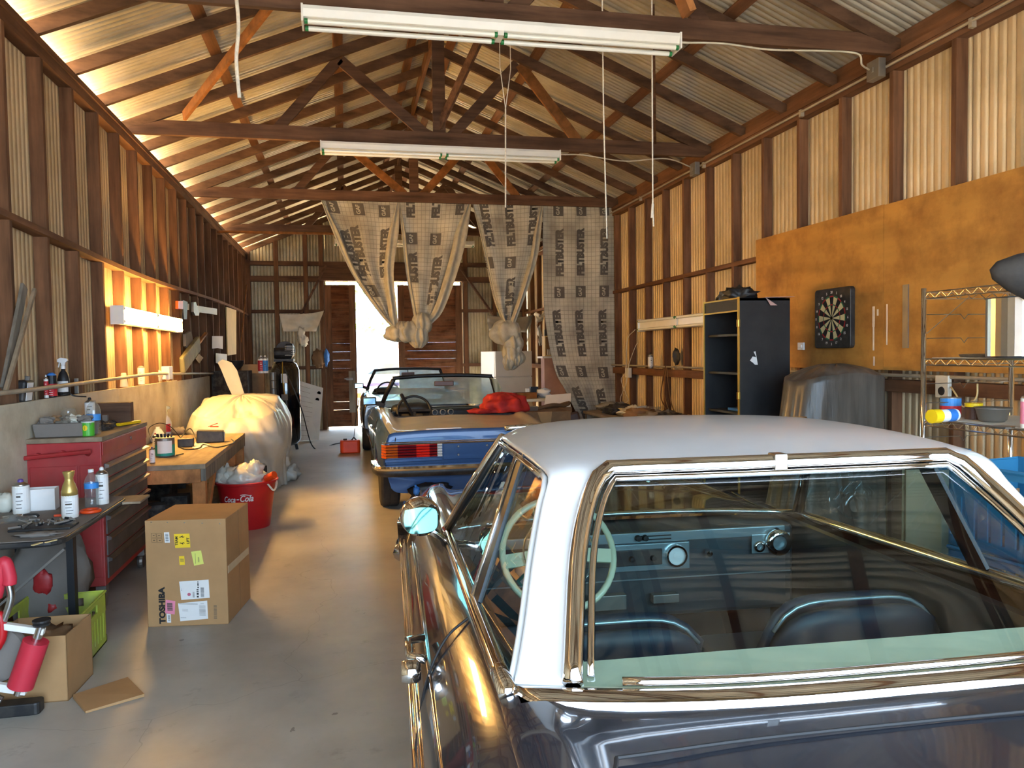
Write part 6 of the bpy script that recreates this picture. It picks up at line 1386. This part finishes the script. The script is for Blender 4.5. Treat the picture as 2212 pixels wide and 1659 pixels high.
# fridge and cartons beyond the roadsters
t=thing('refrigerator','white two-door refrigerator turned at an angle near the back wall','refrigerator',(3.12,15.1,0),math.radians(12))
MB().box(-.38,.40,-.30,.40,.02,1.62).build('fridge_body','white_metal',t,bevel=.01)
MB().box(-.38,.40,-.36,-.305,1.13,1.62).build('freezer_door','white_metal',t,bevel=.012); MB().box(-.38,.40,-.36,-.305,.06,1.115).build('fridge_door','white_metal',t,bevel=.012)
MB().box(-.37,-.34,-.39,-.36,.75,1.08).build('door_handle','white_plastic',t,bevel=.005); MB().box(-.385,-.382,-.3,.4,1.12,1.13).build('seam','ink',t)
t=thing('large_carton','big brown cardboard box behind the blue roadster on the right','box',(2.58,10.3,0)); MB().box(-.36,.36,-.3,.3,0,.80).build('box_body','cardboard_dark',t,bevel=.004); MB().add([(-.1,-.302,.80),(.1,-.302,.80),(.08,-.303,.62),(-.05,-.303,.66)],[(0,1,2,3)]).build('torn_flap','cardboard',t)
t=thing('junk_table','small table behind the large carton piled with odds and ends','table',(2.95,11.9,0)); MB().box(-.55,.45,-.4,.4,.84,.88).build('table_top','cream_board',t,bevel=.003)
for x in (-.5,.4):
    for y in (-.35,.35): MB().box(x-.02,x+.02,y-.02,y+.02,0,.84).build('leg','dull_steel',t)
ZJ=.881
tbox('orange_carton','low orange carton on the junk table','carton',(2.72,11.75,ZJ),.32,.22,.09,'orange_wood',.1)
tbox('dark_tin','dark green tin standing on the junk table','tin',(2.90,11.9,ZJ),.12,.10,.17,'black_metal')
tbox('white_block','white block beside the dark tin on the junk table','block',(2.82,12.0,ZJ),.06,.06,.14,'white_plastic')
o=MB().blob((3.05,11.85,ZJ+.07),(.10,.08,.07),.35,5,nu=16,nv=10,seed=2,zmin=ZJ).build('crumpled_paper','paper',smooth=True); tag(o,'crumpled white paper on the junk table','paper')
tbox('tool_roll','dark tool roll at the left end of the junk table','tool',(2.50,11.65,ZJ),.18,.10,.05,'dark_clutter',.4)
t=thing('open_carton','opened white-lined carton at the right of the junk table','carton',(2.98,10.95,0)); MB().box(-.2,.2,-.2,.2,.0,.80).build('box_body','cardboard_dark',t); MB().add([(-.22,-.2,.80),(.18,-.2,.80),(.26,.05,.98),(-.12,.05,.96)],[(0,1,2,3)]).build('white_flap','paper',t,solid=.006)
tag(MB().tube(spline([(2.55,10.3,.82),(2.75,10.25,.87),(2.95,10.35,.85),(3.05,10.45,.88),(2.9,10.5,.84),(2.7,10.4,.83)],6),.025,8).build('brown_hose','brown_belt',smooth=True),'brown hose coiled on top of the large carton','hose')
tbox('silver_device','small silver and dark device on the large carton','device',(2.42,10.25,.801),.22,.13,.06,'dull_steel',.3)
t=thing('brown_chair_back','worn brown chair back leaning between the carton and the felt panel','chair',(3.12,10.05,0)); m=MB().rbox(-.16,.16,-.04,.04,.0,.78,.035,4); m.build('backrest','leather_brown',t,bevel=.03); t.rotation_euler=(math.radians(-8),math.radians(-14),0)
t=thing('wall_cabinet','small yellow wooden cabinet on a shelf beside the straight felt panel','cabinet',(3.62,13.4,1.52)); MB().box(-.17,.17,-.10,.10,0,.36).build('cabinet_body','yellow_board',t,bevel=.003); MB().box(-.15,-.02,-.105,-.10,.02,.34).build('opening','cardboard_dark',t)
for k in range(3): MB().lathe([(.012,0),(.012,.1)],(-.12+.035*k,-.115,.02),8).build('vial','white_plastic',t)
tag(MB().box(3.38,3.86,13.2,13.6,1.485,1.518).build('white_shelf','white_plastic'),'white shelf board under the small wooden cabinet','shelf')
tag(MB().box(3.45,3.84,13.35,13.6,.0,1.484).build('pink_board','pink_wall'),'stained pink board standing beneath the white shelf','board')
tag(MB().box(3.55,3.83,13.68,13.72,.0,2.0).build('dark_door_panel','black_panel'),'dark upright panel behind the small wooden cabinet','panel')
# ================================================================== OUTSIDE
G['soil']=mat('soil',(186,160,124),rough=.9,var=.15,sc=(.5,.5,.5))
g=struct(B(-40,40,-30,60,-.35,-.13).build('ground','soil'))
G['dark_ground']=mat('dark_ground',(92,92,92),rough=.9,var=.1)
struct(B(-7,12,-25,Y0-.6,-.13,-.06).build('ground_bounce_cut','dark_ground'))  # unseen dark ground, added to cut sunlight bouncing onto the front ceiling
G['leaf']=mat('leaf',(150,176,84),rough=.7,var=.3,sc=(2,2,2)); G['bark']=mat('bark',(110,90,70),rough=.9)
rd=random.Random(5)
def tree(x,y,h,r,label):
    t=thing('leafy_tree',label,'tree',(x,y,-.13)); MB().tube([(0,0,0),(.1,0,h*.45),(0,.1,h*.7)],[.18,.13,.06],8).build('trunk','bark',t)
    m=MB(); 
    for i in range(900):
        d=V((rd.gauss(0,1),rd.gauss(0,1),rd.gauss(0,1))).normalized()*rd.uniform(.6,1)**.5
        p=V((d.x*r,d.y*r,h*.65+d.z*h*.38)); a=V((rd.gauss(0,1),rd.gauss(0,1),rd.gauss(0,1))).normalized()*.16; b_=a.orthogonal().normalized()*.10
        m.add([p-a,p+b_,p+a,p-b_],[(0,1,2,3)])
    m.build('crown','leaf',t)
tree(-2.5,33,7,3.2,'pale green tree left of the doorway view'); tree(2.6,36,7.5,3.4,'pale green tree filling the doorway view'); tree(7,34,7,3,'pale green tree right of the doorway view')
t=thing('parked_truck','white vehicle with purple stripe parked in the sun outside the barn doors','truck',(1.55,23.0,-.13))
MB().prism([(-1.4,.45),(1.3,.45),(1.3,1.05),(.95,1.12),(.5,1.50),(-.55,1.52),(-1.15,1.15),(-1.4,1.05)],-.1,3.0,'y').build('truck_body','white_metal',t,bevel=.05)
MB().box(-1.41,1.31,-.115,-.10,.80,.90).build('purple_stripe','purple_cap',t); MB().box(-1.40,1.30,-.116,-.10,.48,.62).build('orange_stripe','orange_plastic',t)
MB().prism([(-.95,1.15),(.8,1.15),(.45,1.44),(-.5,1.46)],-.12,-.10,'y').build('windscreen','mirror_blue',t)
for x in (-1.05,.95):
    for y in (.4,2.4): MB().lathe([(.36,-.12),(.40,-.08),(.40,.08),(.36,.12)],(x,y,.40),22,'x').build('wheel','rubber',t)
# ================================================================== LIGHT, SKY
w=bpy.data.worlds.new('world'); scn.world=w; w.use_nodes=True; nt=w.node_tree; nt.nodes.clear()
o=nt.nodes.new('ShaderNodeOutputWorld'); bg=nt.nodes.new('ShaderNodeBackground'); bg.inputs[0].default_value=(.56,.76,1,1); bg.inputs[1].default_value=WORLD
nt.links.new(bg.outputs[0],o.inputs[0])
sun=bpy.data.lights.new('sun','SUN'); sun.energy=SUN; sun.angle=.01; sun.color=(1,.93,.8)
so=bpy.data.objects.new('sun',sun); COL.objects.link(so); so.rotation_euler=V((-.72,.35,-.8)).to_track_quat('-Z','Y').to_euler()
so.rotation_euler=V((.75,-.22,-.75)).to_track_quat('-Z','Y').to_euler()
pl=bpy.data.lights.new('opening_portal','AREA'); pl.shape='RECTANGLE'; pl.size=4.7; pl.size_y=3.05; pl.cycles.is_portal=True
po=bpy.data.objects.new('opening_portal',pl); COL.objects.link(po); po.location=(1.1,Y0-.05,1.5); po.rotation_euler=(math.radians(90),0,0)
scn.view_settings.view_transform='Standard'; scn.view_settings.look='None'; scn.view_settings.gamma=1; scn.view_settings.use_curve_mapping=False
scn.view_settings.exposure=EXPO
scn.cycles.max_bounces=10; scn.cycles.diffuse_bounces=6; scn.cycles.glossy_bounces=6; scn.cycles.transparent_max_bounces=12
scn.cycles.sample_clamp_indirect=6; scn.cycles.use_denoising=True; scn.cycles.blur_glossy=.5
